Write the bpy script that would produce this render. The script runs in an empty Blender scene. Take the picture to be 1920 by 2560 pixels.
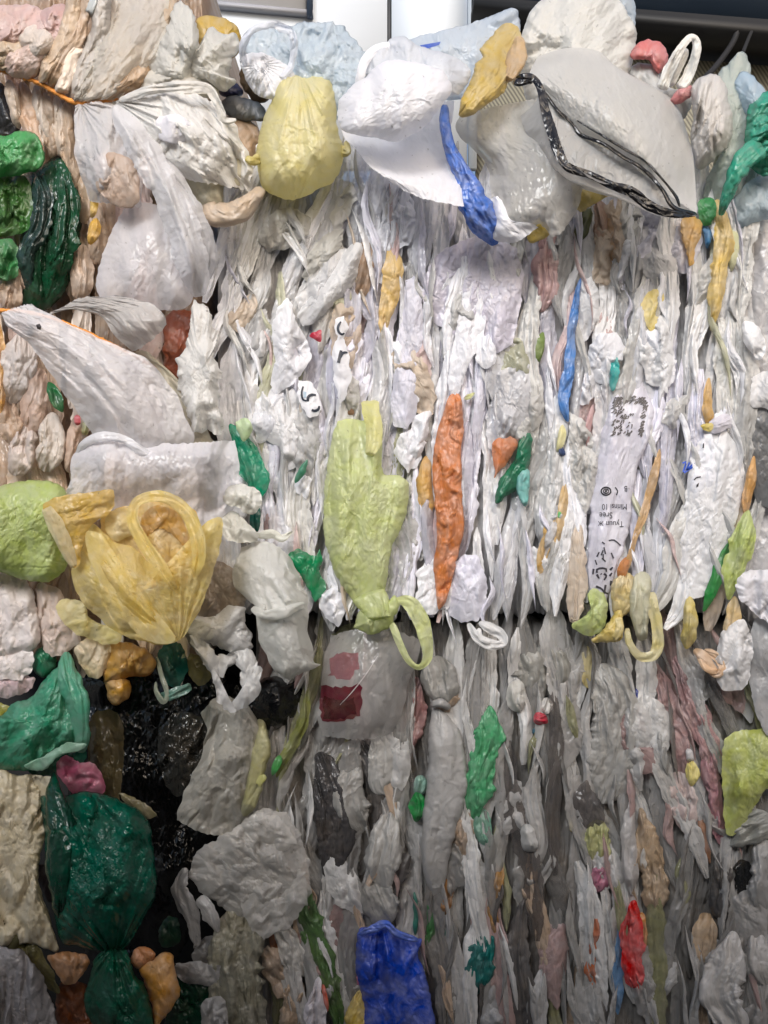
import bpy, math, random
import numpy as np
from mathutils import Vector
from mathutils.bvhtree import BVHTree

R = math.radians
scene = bpy.context.scene
COL = scene.collection
rng = random.Random(11)

# ------------------------------------------------------------------ camera, sky, sun, exposure
K = 0.00075          # metres per photo pixel on the face of the upper bale
D = 1.40             # camera to bale face
ZC = 1.25            # camera height
cam_d = bpy.data.cameras.new('camera')
cam = bpy.data.objects.new('camera', cam_d)
COL.objects.link(cam)
cam.location = (0, -D, ZC)
cam.rotation_euler = (R(90), 0, 0)
cam_d.sensor_fit = 'VERTICAL'
cam_d.angle = 2 * math.atan(1280 * K / D)
cam_d.clip_start = 0.02
cam_d.clip_end = 300
scene.camera = cam

SUN_EL, SUN_AZ = 34, -22      # azimuth measured from straight behind the camera, minus = from the left
world = bpy.data.worlds.new('World')
scene.world = world
world.use_nodes = True
wn = world.node_tree
bgn = wn.nodes['Background']
sky = wn.nodes.new('ShaderNodeTexSky')
sky.sky_type = 'NISHITA'
sky.sun_disc = False
sky.sun_elevation = R(SUN_EL)
sky.sun_rotation = R(180 + SUN_AZ)
sky.air_density = 1.0
sky.dust_density = 4.0
wn.links.new(sky.outputs[0], bgn.inputs[0])
bgn.inputs[1].default_value = 0.10
sun_d = bpy.data.lights.new('sun', 'SUN')
sun_d.energy = 1.5
sun_d.angle = R(20)
sun_d.color = (1.0, 0.99, 0.975)
sun = bpy.data.objects.new('sun', sun_d)
COL.objects.link(sun)
sun.rotation_euler = (R(90 - SUN_EL), 0, R(SUN_AZ))
scene.view_settings.view_transform = 'Standard'
scene.view_settings.look = 'None'
scene.view_settings.exposure = 0.78
scene.view_settings.gamma = 1.0
scene.view_settings.use_curve_mapping = False
scene.cycles.max_bounces = 10
scene.cycles.transparent_max_bounces = 16
scene.cycles.transmission_bounces = 6
scene.cycles.diffuse_bounces = 4
scene.cycles.use_denoising = True

# ------------------------------------------------------------------ noise
_rs = np.random.RandomState(5)
PERM = np.tile(_rs.permutation(256), 2)
_ga = _rs.rand(256) * 2 * np.pi
GX, GY = np.cos(_ga), np.sin(_ga)

def gn(x, y, s=0):
    x = np.asarray(x, float) + s * 37.17
    y = np.asarray(y, float) + s * 11.93
    xi = np.floor(x).astype(int); yi = np.floor(y).astype(int)
    xf = x - xi; yf = y - yi
    def g(ix, iy, fx, fy):
        h = PERM[PERM[ix & 255] + (iy & 255)]
        return GX[h] * fx + GY[h] * fy
    u = xf ** 3 * (xf * (xf * 6 - 15) + 10)
    v = yf ** 3 * (yf * (yf * 6 - 15) + 10)
    a = g(xi, yi, xf, yf); b = g(xi + 1, yi, xf - 1, yf)
    c = g(xi, yi + 1, xf, yf - 1); d = g(xi + 1, yi + 1, xf - 1, yf - 1)
    return 1.5 * ((a + (b - a) * u) + ((c + (d - c) * u) - (a + (b - a) * u)) * v)

def tri(t):
    return np.abs(2 * (t - np.floor(t + 0.5)))

# ------------------------------------------------------------------ crumpled film, worked out by squeezing a sheet
def squeeze(N, cx, cy, hmax, iters, bend, seed, wl, M):
    """an inextensible N x N sheet, periodic, squeezed in its plane between two plates; returns its M x M relief (mean 0, deviation 1)"""
    rs = np.random.RandomState(seed)
    fy = np.fft.fftfreq(N)[:, None]; fx = np.fft.fftfreq(N)[None]
    def lf(k):
        z = np.real(np.fft.ifft2(np.fft.fft2(rs.randn(N, N)) * np.exp(-((fx * k) ** 2 + (fy * k) ** 2) * 8)))
        return z / z.std()
    i, j = np.meshgrid(np.arange(N), np.arange(N), indexing='ij')
    p = np.stack([j.astype(float), i.astype(float), 1.2 * lf(wl) + 0.15 * lf(3)], -1)
    v = np.zeros_like(p)
    def cons(p, Lx, Ly, di, dj, rest, k):
        q = np.roll(np.roll(p, -di, 0), -dj, 1).copy()
        if di: q[-di:, :, 1] += Ly
        if dj > 0: q[:, -dj:, 0] += Lx
        if dj < 0: q[:, :-dj, 0] -= Lx
        d = q - p
        l = np.sqrt((d * d).sum(-1, keepdims=True))
        c = (0.5 * k) * (1 - rest / np.maximum(l, 1e-6)) * d
        return c - np.roll(np.roll(c, di, 0), dj, 1)
    Lx = Ly = float(N)
    for it in range(iters):
        f = min(1, it / (iters * .75))
        Lx2, Ly2 = N * (1 - (1 - cx) * f), N * (1 - (1 - cy) * f)
        p[..., 0] *= Lx2 / Lx; p[..., 1] *= Ly2 / Ly
        Lx, Ly = Lx2, Ly2
        x = p + v * .93
        for sub in range(3):
            x = x + (cons(x, Lx, Ly, 0, 1, 1, 1) + cons(x, Lx, Ly, 1, 0, 1, 1)) * .45
            x = x + (cons(x, Lx, Ly, 1, 1, 2 ** .5, .6) + cons(x, Lx, Ly, 1, -1, 2 ** .5, .6)) * .4
            x = x + (cons(x, Lx, Ly, 0, 2, 2, bend) + cons(x, Lx, Ly, 2, 0, 2, bend)) * .4
            h = hmax * (1.6 - .6 * f); z = x[..., 2]
            x[..., 2] = np.where(np.abs(z) > h, np.sign(z) * (h + (np.abs(z) - h) * .6), z)
        v = x - p
        v *= np.minimum(1, .5 / np.maximum(np.sqrt((v * v).sum(-1, keepdims=True)), 1e-9))
        p = x
    H = np.full((M, M), -1e9)
    q = np.concatenate([p, p[:1] + [0, Ly, 0]], 0); q = np.concatenate([q, q[:, :1] + [Lx, 0, 0]], 1)
    for a in np.linspace(0, 1, 5, endpoint=False):
        for b in np.linspace(0, 1, 5, endpoint=False):
            r = q[:-1, :-1] * (1 - a) * (1 - b) + q[1:, :-1] * a * (1 - b) + q[:-1, 1:] * (1 - a) * b + q[1:, 1:] * a * b
            ii = np.floor(r[..., 1] / Ly * M).astype(int) % M; jj = np.floor(r[..., 0] / Lx * M).astype(int) % M
            np.maximum.at(H, (ii.ravel(), jj.ravel()), r[..., 2].ravel())
    for _ in range(6):
        for ax in (0, 1):
            for sg in (1, -1):
                Rr = np.roll(H, sg, ax); H = np.where((H < -1e8) & (Rr > -1e8), Rr, H)
    H = np.clip(H, -50, 50)
    return (H - H.mean()) / H.std()

ISO = squeeze(144, .86, .86, 7, 480, .10, 3, 7, 128)
ANI = squeeze(144, .72, .93, 6, 480, .10, 4, 6, 128)

def samp(Mp, x, y):
    n = Mp.shape[0]
    xi = np.floor(x).astype(int); yi = np.floor(y).astype(int)
    u = x - xi; w = y - yi
    a = Mp[yi % n, xi % n]; b = Mp[yi % n, (xi + 1) % n]; c = Mp[(yi + 1) % n, xi % n]; d = Mp[(yi + 1) % n, (xi + 1) % n]
    return (a * (1 - u) + b * u) * (1 - w) + (c * (1 - u) + d * u) * w

def crumple(x, y, s, sx=16, sy=90, sharp=1.0):
    """relief of creased film, sx mm between creases across, sy mm along; about -0.6..0.6"""
    r_ = random.Random(int(s * 1000) % 100003)
    long_ = sy / sx > 2.0
    Mp = ANI if long_ else ISO
    ky = 24.0 if long_ else 9.0
    o = [r_.uniform(0, 128) for _ in range(6)]
    fl = 1 if r_.random() < .5 else -1
    X = fl * x / sx * 9.0; Y = y / sy * ky
    wx = 3.0 * gn(X / 40, Y / 40, s); wy = 3.0 * gn(X / 40, Y / 40, s + 1)
    big = samp(Mp, X * .5 + wx + o[0], Y * .5 + wy + o[1])
    mid = samp(Mp, X + wx + o[2], Y + wy + o[3])
    m = np.clip(.62 + 1.1 * gn(x / (3 * sx), y / (1.4 * sy), s + 2), .12, 1.15)
    sm = np.clip(.5 + 1.2 * gn(x / (2 * sx), y / sy, s + 3), .1, 1.2)
    tiny = samp(ISO, x / 5.5 * 9 + o[4], y / 7.5 * 9 + o[5])
    if sx > 22: big = big * 1.5; mid = mid * 1.5
    return 0.30 * big * m + sharp * 0.20 * mid * m * sm + (0.02 + 0.02 * sm) * tiny + 0.22 * gn(x / (2.2 * sx), y / (1.2 * sy), s + 4)

# ------------------------------------------------------------------ pixel -> place
def und(X, Y):
    """slow swell of the pressed faces, shared by everything that lies on them"""
    return 0.011 * gn(X / 95 + 0.25 * gn(X / 160, Y / 160, 71), Y / 260, 70) + 0.006 * gn(X / 42, Y / 150, 72)

def P(px, py, d):
    f = (D - d) / D
    return np.stack([(px - 960) * K * f, -d + 0 * px, ZC + (1280 - py) * K * f], -1)

def crom(pts, n, closed=False):
    p = np.asarray(pts, float)
    if len(p) == 1:
        return np.repeat(p, n, 0)
    if closed:
        q = np.vstack([p[-1], p, p[0], p[1]]); m = len(p)
    else:
        q = np.vstack([2 * p[0] - p[1], p, 2 * p[-1] - p[-2]]); m = len(p) - 1
    out = []
    for i in range(m):
        t = np.linspace(0, 1, 24, endpoint=False)[:, None]
        a, b, c, d = q[i], q[i + 1], q[i + 2], q[i + 3]
        out.append(0.5 * (2 * b + (c - a) * t + (2 * a - 5 * b + 4 * c - d) * t ** 2 + (3 * b - a - 3 * c + d) * t ** 3))
    out.append(p[0:1] if closed else p[-1:])
    o = np.vstack(out)
    seg = np.linalg.norm(np.diff(o[:, :2], axis=0), axis=1)
    L = np.concatenate([[0], np.cumsum(seg)])
    if L[-1] < 1e-9:
        return np.repeat(o[:1], n, 0)
    tt = np.linspace(0, L[-1], n + 1)[:-1] if closed else np.linspace(0, L[-1], n)
    return np.stack([np.interp(tt, L, o[:, k]) for k in range(o.shape[1])], -1)

# ------------------------------------------------------------------ materials
def lin(c):
    v = np.asarray(c, float) / 255
    return np.where(v <= 0.04045, v / 12.92, ((v + 0.055) / 1.055) ** 2.4)

MATS = {}
def film(rgb, clear=0.0, trans=0.3, rough=0.38, bump=0.5, stain=0.12, fine=1.0, tint=(146, 126, 100), iso=True):
    key = (tuple(rgb), clear, trans, rough, bump, stain, fine, tint, iso)
    if key in MATS:
        return MATS[key]
    m = bpy.data.materials.new('film_%d_%d_%d' % tuple(rgb))
    m.use_nodes = True
    nt = m.node_tree
    N, Lk = nt.nodes, nt.links
    N.clear()
    out = N.new('ShaderNodeOutputMaterial')
    uv = N.new('ShaderNodeUVMap'); uv.uv_map = 'UVMap'
    oi = N.new('ShaderNodeObjectInfo')
    mul = N.new('ShaderNodeMath'); mul.operation = 'MULTIPLY'; mul.inputs[1].default_value = 57.0
    Lk.new(oi.outputs['Random'], mul.inputs[0])
    # stains and uneven pigment
    st = N.new('ShaderNodeTexNoise'); st.noise_dimensions = '4D'
    st.inputs['Scale'].default_value = 16; st.inputs['Detail'].default_value = 5; st.inputs['Roughness'].default_value = 0.62
    Lk.new(uv.outputs[0], st.inputs['Vector']); Lk.new(mul.outputs[0], st.inputs['W'])
    mr = N.new('ShaderNodeMapRange'); mr.inputs[1].default_value = 0.46; mr.inputs[2].default_value = 0.74
    mr.inputs[3].default_value = 0.0; mr.inputs[4].default_value = stain * 3
    Lk.new(st.outputs[0], mr.inputs[0])
    base = lin(rgb)
    if max(rgb) > 150 and max(rgb) - min(rgb) > 50: base = base ** 0.84; base = base * .88 + .12 * base.mean()
    mix = N.new('ShaderNodeMix'); mix.data_type = 'RGBA'
    mix.inputs[6].default_value = (*base, 1)
    mix.inputs[7].default_value = (*(lin(tint) * 0.55 + base * 0.35), 1)
    Lk.new(mr.outputs[0], mix.inputs[0])
    # specks of dirt
    sp = N.new('ShaderNodeTexNoise'); sp.noise_dimensions = '4D'
    sp.inputs['Scale'].default_value = 130; sp.inputs['Detail'].default_value = 3
    Lk.new(uv.outputs[0], sp.inputs['Vector']); Lk.new(mul.outputs[0], sp.inputs['W'])
    mr2 = N.new('ShaderNodeMapRange'); mr2.inputs[1].default_value = 0.66; mr2.inputs[2].default_value = 0.74
    mr2.inputs[3].default_value = 0.0; mr2.inputs[4].default_value = 0.45 if stain > 0 else 0.0
    Lk.new(sp.outputs[0], mr2.inputs[0])
    mix2 = N.new('ShaderNodeMix'); mix2.data_type = 'RGBA'
    Lk.new(mr2.outputs[0], mix2.inputs[0]); Lk.new(mix.outputs[2], mix2.inputs[6])
    mix2.inputs[7].default_value = (0.09, 0.075, 0.055, 1)
    pg = N.new('ShaderNodeTexNoise'); pg.noise_dimensions = '4D'; pg.inputs['Scale'].default_value = 30; pg.inputs['Detail'].default_value = 4; pg.inputs['Distortion'].default_value = 1.2
    Lk.new(uv.outputs[0], pg.inputs['Vector']); Lk.new(mul.outputs[0], pg.inputs['W'])
    pm = N.new('ShaderNodeMapRange'); pm.inputs[1].default_value = .3; pm.inputs[2].default_value = .7; pm.inputs[3].default_value = .72; pm.inputs[4].default_value = 1.14
    Lk.new(pg.outputs[0], pm.inputs[0])
    hsv = N.new('ShaderNodeHueSaturation')
    Lk.new(pm.outputs[0], hsv.inputs['Saturation'])
    mv = N.new('ShaderNodeMapRange'); mv.inputs[3].default_value = 0.9; mv.inputs[4].default_value = 1.06
    Lk.new(oi.outputs['Random'], mv.inputs[0]); Lk.new(mv.outputs[0], hsv.inputs['Value'])
    Lk.new(mix2.outputs[2], hsv.inputs['Color'])
    col = hsv.outputs[0]
    # fine creases
    mp = N.new('ShaderNodeMapping'); mp.inputs['Scale'].default_value = (95 * fine, 55 * fine, 1) if iso else (190 * fine, 36 * fine, 1)
    Lk.new(uv.outputs[0], mp.inputs[0])
    n1 = N.new('ShaderNodeTexNoise'); n1.noise_dimensions = '4D'; n1.noise_type = 'RIDGED_MULTIFRACTAL'
    n1.inputs['Scale'].default_value = 0.62; n1.inputs['Detail'].default_value = 3.5; n1.inputs['Distortion'].default_value = 0.9
    Lk.new(mp.outputs[0], n1.inputs['Vector']); Lk.new(mul.outputs[0], n1.inputs['W'])
    bp = N.new('ShaderNodeBump'); bp.inputs['Strength'].default_value = bump; bp.inputs['Distance'].default_value = 0.014 if not iso else 0.012
    n2 = N.new('ShaderNodeTexNoise'); n2.noise_dimensions = '4D'; n2.inputs['Scale'].default_value = 24; n2.inputs['Detail'].default_value = 1
    Lk.new(uv.outputs[0], n2.inputs['Vector']); Lk.new(mul.outputs[0], n2.inputs['W'])
    m4 = N.new('ShaderNodeMapRange'); m4.inputs[1].default_value = 0.42; m4.inputs[2].default_value = 0.66
    m4.inputs[3].default_value = 0.12; m4.inputs[4].default_value = 1.0
    Lk.new(n2.outputs[0], m4.inputs[0])
    hm = N.new('ShaderNodeMath'); hm.operation = 'MULTIPLY'
    Lk.new(n1.outputs[0], hm.inputs[0]); Lk.new(m4.outputs[0], hm.inputs[1])
    # small flat facets with sharp creases between them
    mpf = N.new('ShaderNodeMapping'); mpf.inputs['Scale'].default_value = (62 * fine, 36 * fine, 1) if iso else (120 * fine, 34 * fine, 1)
    Lk.new(uv.outputs[0], mpf.inputs[0])
    dn = N.new('ShaderNodeTexNoise'); dn.inputs['Scale'].default_value = 0.8; dn.inputs['Detail'].default_value = 2
    Lk.new(mpf.outputs[0], dn.inputs['Vector'])
    ad = N.new('ShaderNodeVectorMath'); ad.operation = 'MULTIPLY_ADD'; ad.inputs[1].default_value = (1.6, 1.6, 0)
    Lk.new(dn.outputs['Color'], ad.inputs[0]); Lk.new(mpf.outputs[0], ad.inputs[2])
    of = N.new('ShaderNodeVectorMath'); of.operation = 'ADD'
    Lk.new(ad.outputs[0], of.inputs[0]); Lk.new(mul.outputs[0], of.inputs[1])
    vo = N.new('ShaderNodeTexVoronoi'); vo.inputs['Scale'].default_value = 1.0
    vo.voronoi_dimensions = '2D'
    Lk.new(of.outputs[0], vo.inputs['Vector'])
    sb = N.new('ShaderNodeVectorMath'); sb.operation = 'SUBTRACT'
    Lk.new(of.outputs[0], sb.inputs[0]); Lk.new(vo.outputs['Position'], sb.inputs[1])
    cs = N.new('ShaderNodeVectorMath'); cs.operation = 'SUBTRACT'; cs.inputs[1].default_value = (0.5, 0.5, 0.5)
    Lk.new(vo.outputs['Color'], cs.inputs[0])
    dt_ = N.new('ShaderNodeVectorMath'); dt_.operation = 'DOT_PRODUCT'
    Lk.new(sb.outputs[0], dt_.inputs[0]); Lk.new(cs.outputs[0], dt_.inputs[1])
    fa = N.new('ShaderNodeMath'); fa.operation = 'MULTIPLY_ADD'; fa.inputs[1].default_value = 0.7
    Lk.new(dt_.outputs['Value'], fa.inputs[0]); Lk.new(hm.outputs[0], fa.inputs[2])
    ve = N.new('ShaderNodeTexVoronoi'); ve.voronoi_dimensions = '2D'; ve.feature = 'DISTANCE_TO_EDGE'; ve.inputs['Scale'].default_value = 1.0
    Lk.new(of.outputs[0], ve.inputs['Vector'])
    gr = N.new('ShaderNodeMapRange'); gr.interpolation_type = 'SMOOTHSTEP'; gr.inputs[1].default_value = 0.0; gr.inputs[2].default_value = 0.09
    gr.inputs[3].default_value = -0.05; gr.inputs[4].default_value = 0.0
    Lk.new(ve.outputs[0], gr.inputs[0])
    gm = N.new('ShaderNodeMath'); gm.operation = 'MULTIPLY_ADD'
    Lk.new(gr.outputs[0], gm.inputs[0]); Lk.new(m4.outputs[0], gm.inputs[1]); Lk.new(fa.outputs[0], gm.inputs[2])
    Lk.new(gm.outputs[0], bp.inputs['Height'])
    pr = N.new('ShaderNodeBsdfPrincipled')
    Lk.new(col, pr.inputs['Base Color']); Lk.new(bp.outputs[0], pr.inputs['Normal'])
    pr.inputs['Roughness'].default_value = rough
    pr.inputs['IOR'].default_value = 1.5
    tr = N.new('ShaderNodeBsdfTranslucent')
    Lk.new(col, tr.inputs[0]); Lk.new(bp.outputs[0], tr.inputs[1])
    ms = N.new('ShaderNodeMixShader'); ms.inputs[0].default_value = trans
    Lk.new(pr.outputs[0], ms.inputs[1]); Lk.new(tr.outputs[0], ms.inputs[2])
    last = ms
    if clear > 0:
        tp = N.new('ShaderNodeBsdfTransparent')
        tc = np.clip(base / base.max(), 0, 1) ** 0.7
        tp.inputs[0].default_value = (*tc, 1)
        lw = N.new('ShaderNodeLayerWeight'); lw.inputs[0].default_value = 0.35
        m3 = N.new('ShaderNodeMapRange'); m3.inputs[3].default_value = clear; m3.inputs[4].default_value = clear * 0.25
        Lk.new(lw.outputs['Facing'], m3.inputs[0])
        m2 = N.new('ShaderNodeMixShader')
        Lk.new(m3.outputs[0], m2.inputs[0]); Lk.new(ms.outputs[0], m2.inputs[1]); Lk.new(tp.outputs[0], m2.inputs[2])
        last = m2
    Lk.new(last.outputs[0], out.inputs[0])
    MATS[key] = m
    return m

def plain(name, rgb, rough=0.6, metal=0.0, noise=0.0, scale=20):
    if name in MATS:
        return MATS[name]
    m = bpy.data.materials.new(name)
    m.use_nodes = True
    nt = m.node_tree
    pr = nt.nodes['Principled BSDF']
    pr.inputs['Base Color'].default_value = (*lin(rgb), 1)
    pr.inputs['Roughness'].default_value = rough
    pr.inputs['Metallic'].default_value = metal
    if noise:
        tc = nt.nodes.new('ShaderNodeTexCoord')
        n = nt.nodes.new('ShaderNodeTexNoise'); n.inputs['Scale'].default_value = scale; n.inputs['Detail'].default_value = 6
        nt.links.new(tc.outputs['Object'], n.inputs['Vector'])
        mx = nt.nodes.new('ShaderNodeMix'); mx.data_type = 'RGBA'
        mx.inputs[6].default_value = (*lin(rgb) * (1 - noise), 1); mx.inputs[7].default_value = (*np.clip(lin(rgb) * (1 + noise), 0, 1), 1)
        nt.links.new(n.outputs[0], mx.inputs[0]); nt.links.new(mx.outputs[2], pr.inputs['Base Color'])
    MATS[name] = m
    return m

# ------------------------------------------------------------------ objects
LM = []            # landmarks used to describe the plain bags
ALL = []

def tag(o, label, cat, group=None, kind=None):
    if label: o['label'] = label
    if cat: o['category'] = cat
    if group: o['group'] = group
    if kind: o['kind'] = kind
    return o

def root(name, label, cat, px, py, d=0.0, group=None, lm=None):
    o = bpy.data.objects.new(name, None)
    o.empty_display_size = 0.05
    o.location = P(np.float64(px), np.float64(py), np.float64(d))
    COL.objects.link(o)
    tag(o, label, cat, group)
    if lm: LM.append((lm, px, py))
    return o

def link(name, V, F, mat, parent=None, UV=None, label=None, cat=None, group=None, kind=None, smooth=True):
    V = np.asarray(V, float)
    c = V.mean(0)
    if parent:
        c = np.array(parent['_c']) if '_c' in parent else np.array(parent.location)
    me = bpy.data.meshes.new(name)
    F = np.asarray(F)
    me.vertices.add(len(V)); me.vertices.foreach_set('co', (V - c).astype(np.float32).ravel())
    me.loops.add(F.size); me.loops.foreach_set('vertex_index', F.astype(np.int32).ravel())
    me.polygons.add(len(F))
    me.polygons.foreach_set('loop_start', np.arange(0, F.size, F.shape[1], dtype=np.int32))
    me.polygons.foreach_set('loop_total', np.full(len(F), F.shape[1], dtype=np.int32))
    if smooth:
        me.polygons.foreach_set('use_smooth', np.ones(len(F), dtype=bool))
    if UV is not None:
        ul = me.uv_layers.new(name='UVMap')
        ul.data.foreach_set('uv', np.asarray(UV, np.float32)[F.ravel()].ravel())
    me.update(calc_edges=True); me.validate()
    me.materials.append(mat)
    o = bpy.data.objects.new(name, me)
    COL.objects.link(o)
    if parent:
        o.parent = parent
    else:
        o.location = c
    o['_c'] = [float(x) for x in c]
    tag(o, label, cat, group, kind)
    ALL.append((o, V, F))
    return o

def gridfaces(nv, nu, wrap=False):
    i = np.arange(nv - 1)[:, None]
    j = np.arange(nu if wrap else nu - 1)[None, :]
    j2 = (j + 1) % nu
    return np.stack([i * nu + j, i * nu + j2, (i + 1) * nu + j2, (i + 1) * nu + j], -1).reshape(-1, 4)

_seed = [3]
def nseed():
    _seed[0] += 1
    return _seed[0] * 1.37

def detail(x, y, s, k=1.0):
    """the small crinkle every film carries, in patches; metres"""
    m1 = np.clip(.35 + 1.6 * gn(x / 55, y / 75, s + 61), 0, 1.3)
    m2 = np.clip(.25 + 1.7 * gn(x / 38, y / 50, s + 62), 0, 1.3)
    m3 = np.clip(.6 + 1.2 * gn(x / 70, y / 90, s + 63), .1, 1.2)
    o = (s * 13.7) % 128
    k = k * (.3 + 1.0 * ((s * 7.31) % 1.0))
    a = samp(ISO, x / 17 * 9 + o, y / 26 * 9 + 2 * o)
    b = samp(ISO, (x * .8 + y * .35) / 8 * 9 + 3 * o, (y * .8 - x * .35) / 12 * 9 + o)
    c = samp(ISO, (x * .9 - y * .3) / 30 * 9 + 5 * o, (y * .9 + x * .3) / 44 * 9 + 4 * o)
    crease = .45 - np.minimum(np.abs(c), .42) - .5 * np.minimum(np.abs(samp(ISO, x / 22 * 9 + 7 * o, y / 34 * 9 + 6 * o) + .2), .35)
    return 0.001 * k * (0.95 * m1 * a + 0.5 * m2 * b + 3.4 * m3 * crease)

def gather_term(X, Y, gather, s):
    """folds fanning out from a tied point: (px, py, folds, amp_mm, reach_px)"""
    t = 0
    for gx, gy, n, a, reach in gather or ():
        dx, dy = X - gx, Y - gy
        r = np.hypot(dx, dy)
        th = np.arctan2(dy, dx)
        wgt = np.exp(-r / reach) * np.clip(r / 14, 0.1, 1)
        f = tri(th * n / 6.28 + 0.3 * gn(r / 150, th * 1.5, s + 8)) - 0.5 + 0.6 * (tri(th * n / 3.1 + 0.37) - 0.5) * (r < 3 * reach)
        m = np.clip(0.6 + gn(th * 1.7, r / 220, s + 9), 0.1, 1.2)
        t = t + a * 0.0008 * f * m * wgt
    return t

def strip(name, path, w, mat, d=0.0, bulge=12, amp=7, sx=14, sy=80, jit=0.22, tuck=3, ends=0.12, pw=3.2, shin=0, etuck=10, endmin=0.35, flat=False, taper=0, parent=None, lat=3, res=1.0, sharp=1.0, gather=None, lm=None, dt=None, **kw):
    """a folded or twisted bag pressed flat: path of (px, py[, d]) with half-widths w"""
    s = nseed()
    pts = [(p[0], p[1], p[2] if len(p) > 2 else d) for p in path]
    L = sum(math.hypot(pts[i + 1][0] - pts[i][0], pts[i + 1][1] - pts[i][1]) for i in range(len(pts) - 1))
    wm = max(w) if hasattr(w, '__len__') else w
    ws = list(w) if hasattr(w, '__len__') else [w] * len(pts)
    nv = int(np.clip(L / 2.5 * res, 12, 380)); nu = int(np.clip(2 * wm / 1.9 * res, 9, 170))
    cw = [(p[0], p[1], p[2], ww) for p, ww in zip(pts, np.interp(np.linspace(0, 1, len(pts)), np.linspace(0, 1, len(ws)), ws))]
    c = crom(cw, nv)
    tg = np.gradient(c[:, :2], axis=0); tg /= np.maximum(np.linalg.norm(tg, axis=1, keepdims=True), 1e-9)
    nr = np.stack([-tg[:, 1], tg[:, 0]], -1)
    t = np.linspace(0, 1, nv)
    u = np.linspace(-1, 1, nu)
    vmm = t * L * 0.75
    e = np.clip(np.minimum(t, 1 - t) / max(ends, 1e-6), 0, 1) if ends > 0 else np.ones(nv)
    endw = np.sqrt(np.clip(1 - (1 - e) ** 2, 0, 1)) * (1 - endmin) + endmin if ends > 0 else np.ones(nv)
    if taper:
        endw = (1 - np.abs(2 * t - 1) ** taper) * (1 - endmin) + endmin
    n_ = max(3, int(vmm[-1] / 17)); r_ = random.Random(int(s * 977) % 99991)
    kn = np.cumsum([0] + [r_.uniform(.4, 1.6) for _ in range(n_)]); kn = kn / kn[-1] * vmm[-1]
    jl = 1 + jit * (np.interp(vmm, kn, [r_.uniform(-.8, .6) for _ in kn]) + 0.25 * gn(vmm / 9, 0 * vmm + s, s))
    jr = 1 + jit * (np.interp(vmm, kn, [r_.uniform(-.8, .6) for _ in kn]) + 0.25 * gn(vmm / 9, 0 * vmm + s, s + 1))
    U = u[None, :] * np.ones((nv, 1))
    half = np.where(U < 0, (c[:, 3] * jl * endw)[:, None], (c[:, 3] * jr * endw)[:, None])
    off = U * half
    X = c[:, 0:1] + nr[:, 0:1] * off
    Y = c[:, 1:2] + nr[:, 1:2] * off
    umm = off * 0.75
    VM = vmm[:, None] * np.ones((1, nu))
    prof = np.sqrt(np.clip(1 - np.abs(U) ** pw, 0, 1))
    if flat:
        prof = np.clip(1 - U ** 2, 0, 1); tuck = 0
    cr = crumple(umm, VM, s, sx, sy, sharp)
    dep = c[:, 2:3] + 0.001 * bulge * prof * (0.35 + 0.65 * e[:, None]) + 0.001 * amp * 1.0 * cr * (0.35 + 0.65 * prof) - 0.001 * tuck * (1 - prof) + 0.001 * shin * U - 0.001 * etuck * (1 - e[:, None]) ** 2
    dep = dep + gather_term(X, Y, gather, s) + und(X, Y) + detail(umm, VM, s, dt if dt is not None else min(1, .35 + wm / 60))
    if lat:
        X = X + lat * gn(umm / 14, VM / 60, s + 9)
        Y = Y + lat * gn(umm / 26, VM / 50, s + 10)
    V = P(X, Y, dep).reshape(-1, 3)
    UV = np.stack([umm, VM], -1).reshape(-1, 2) * 0.001
    if lm: LM.append((lm, float(c[:, 0].mean()), float(c[:, 1].mean())))
    return link(name, V, gridfaces(nv, nu), mat, parent, UV, **kw)

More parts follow.
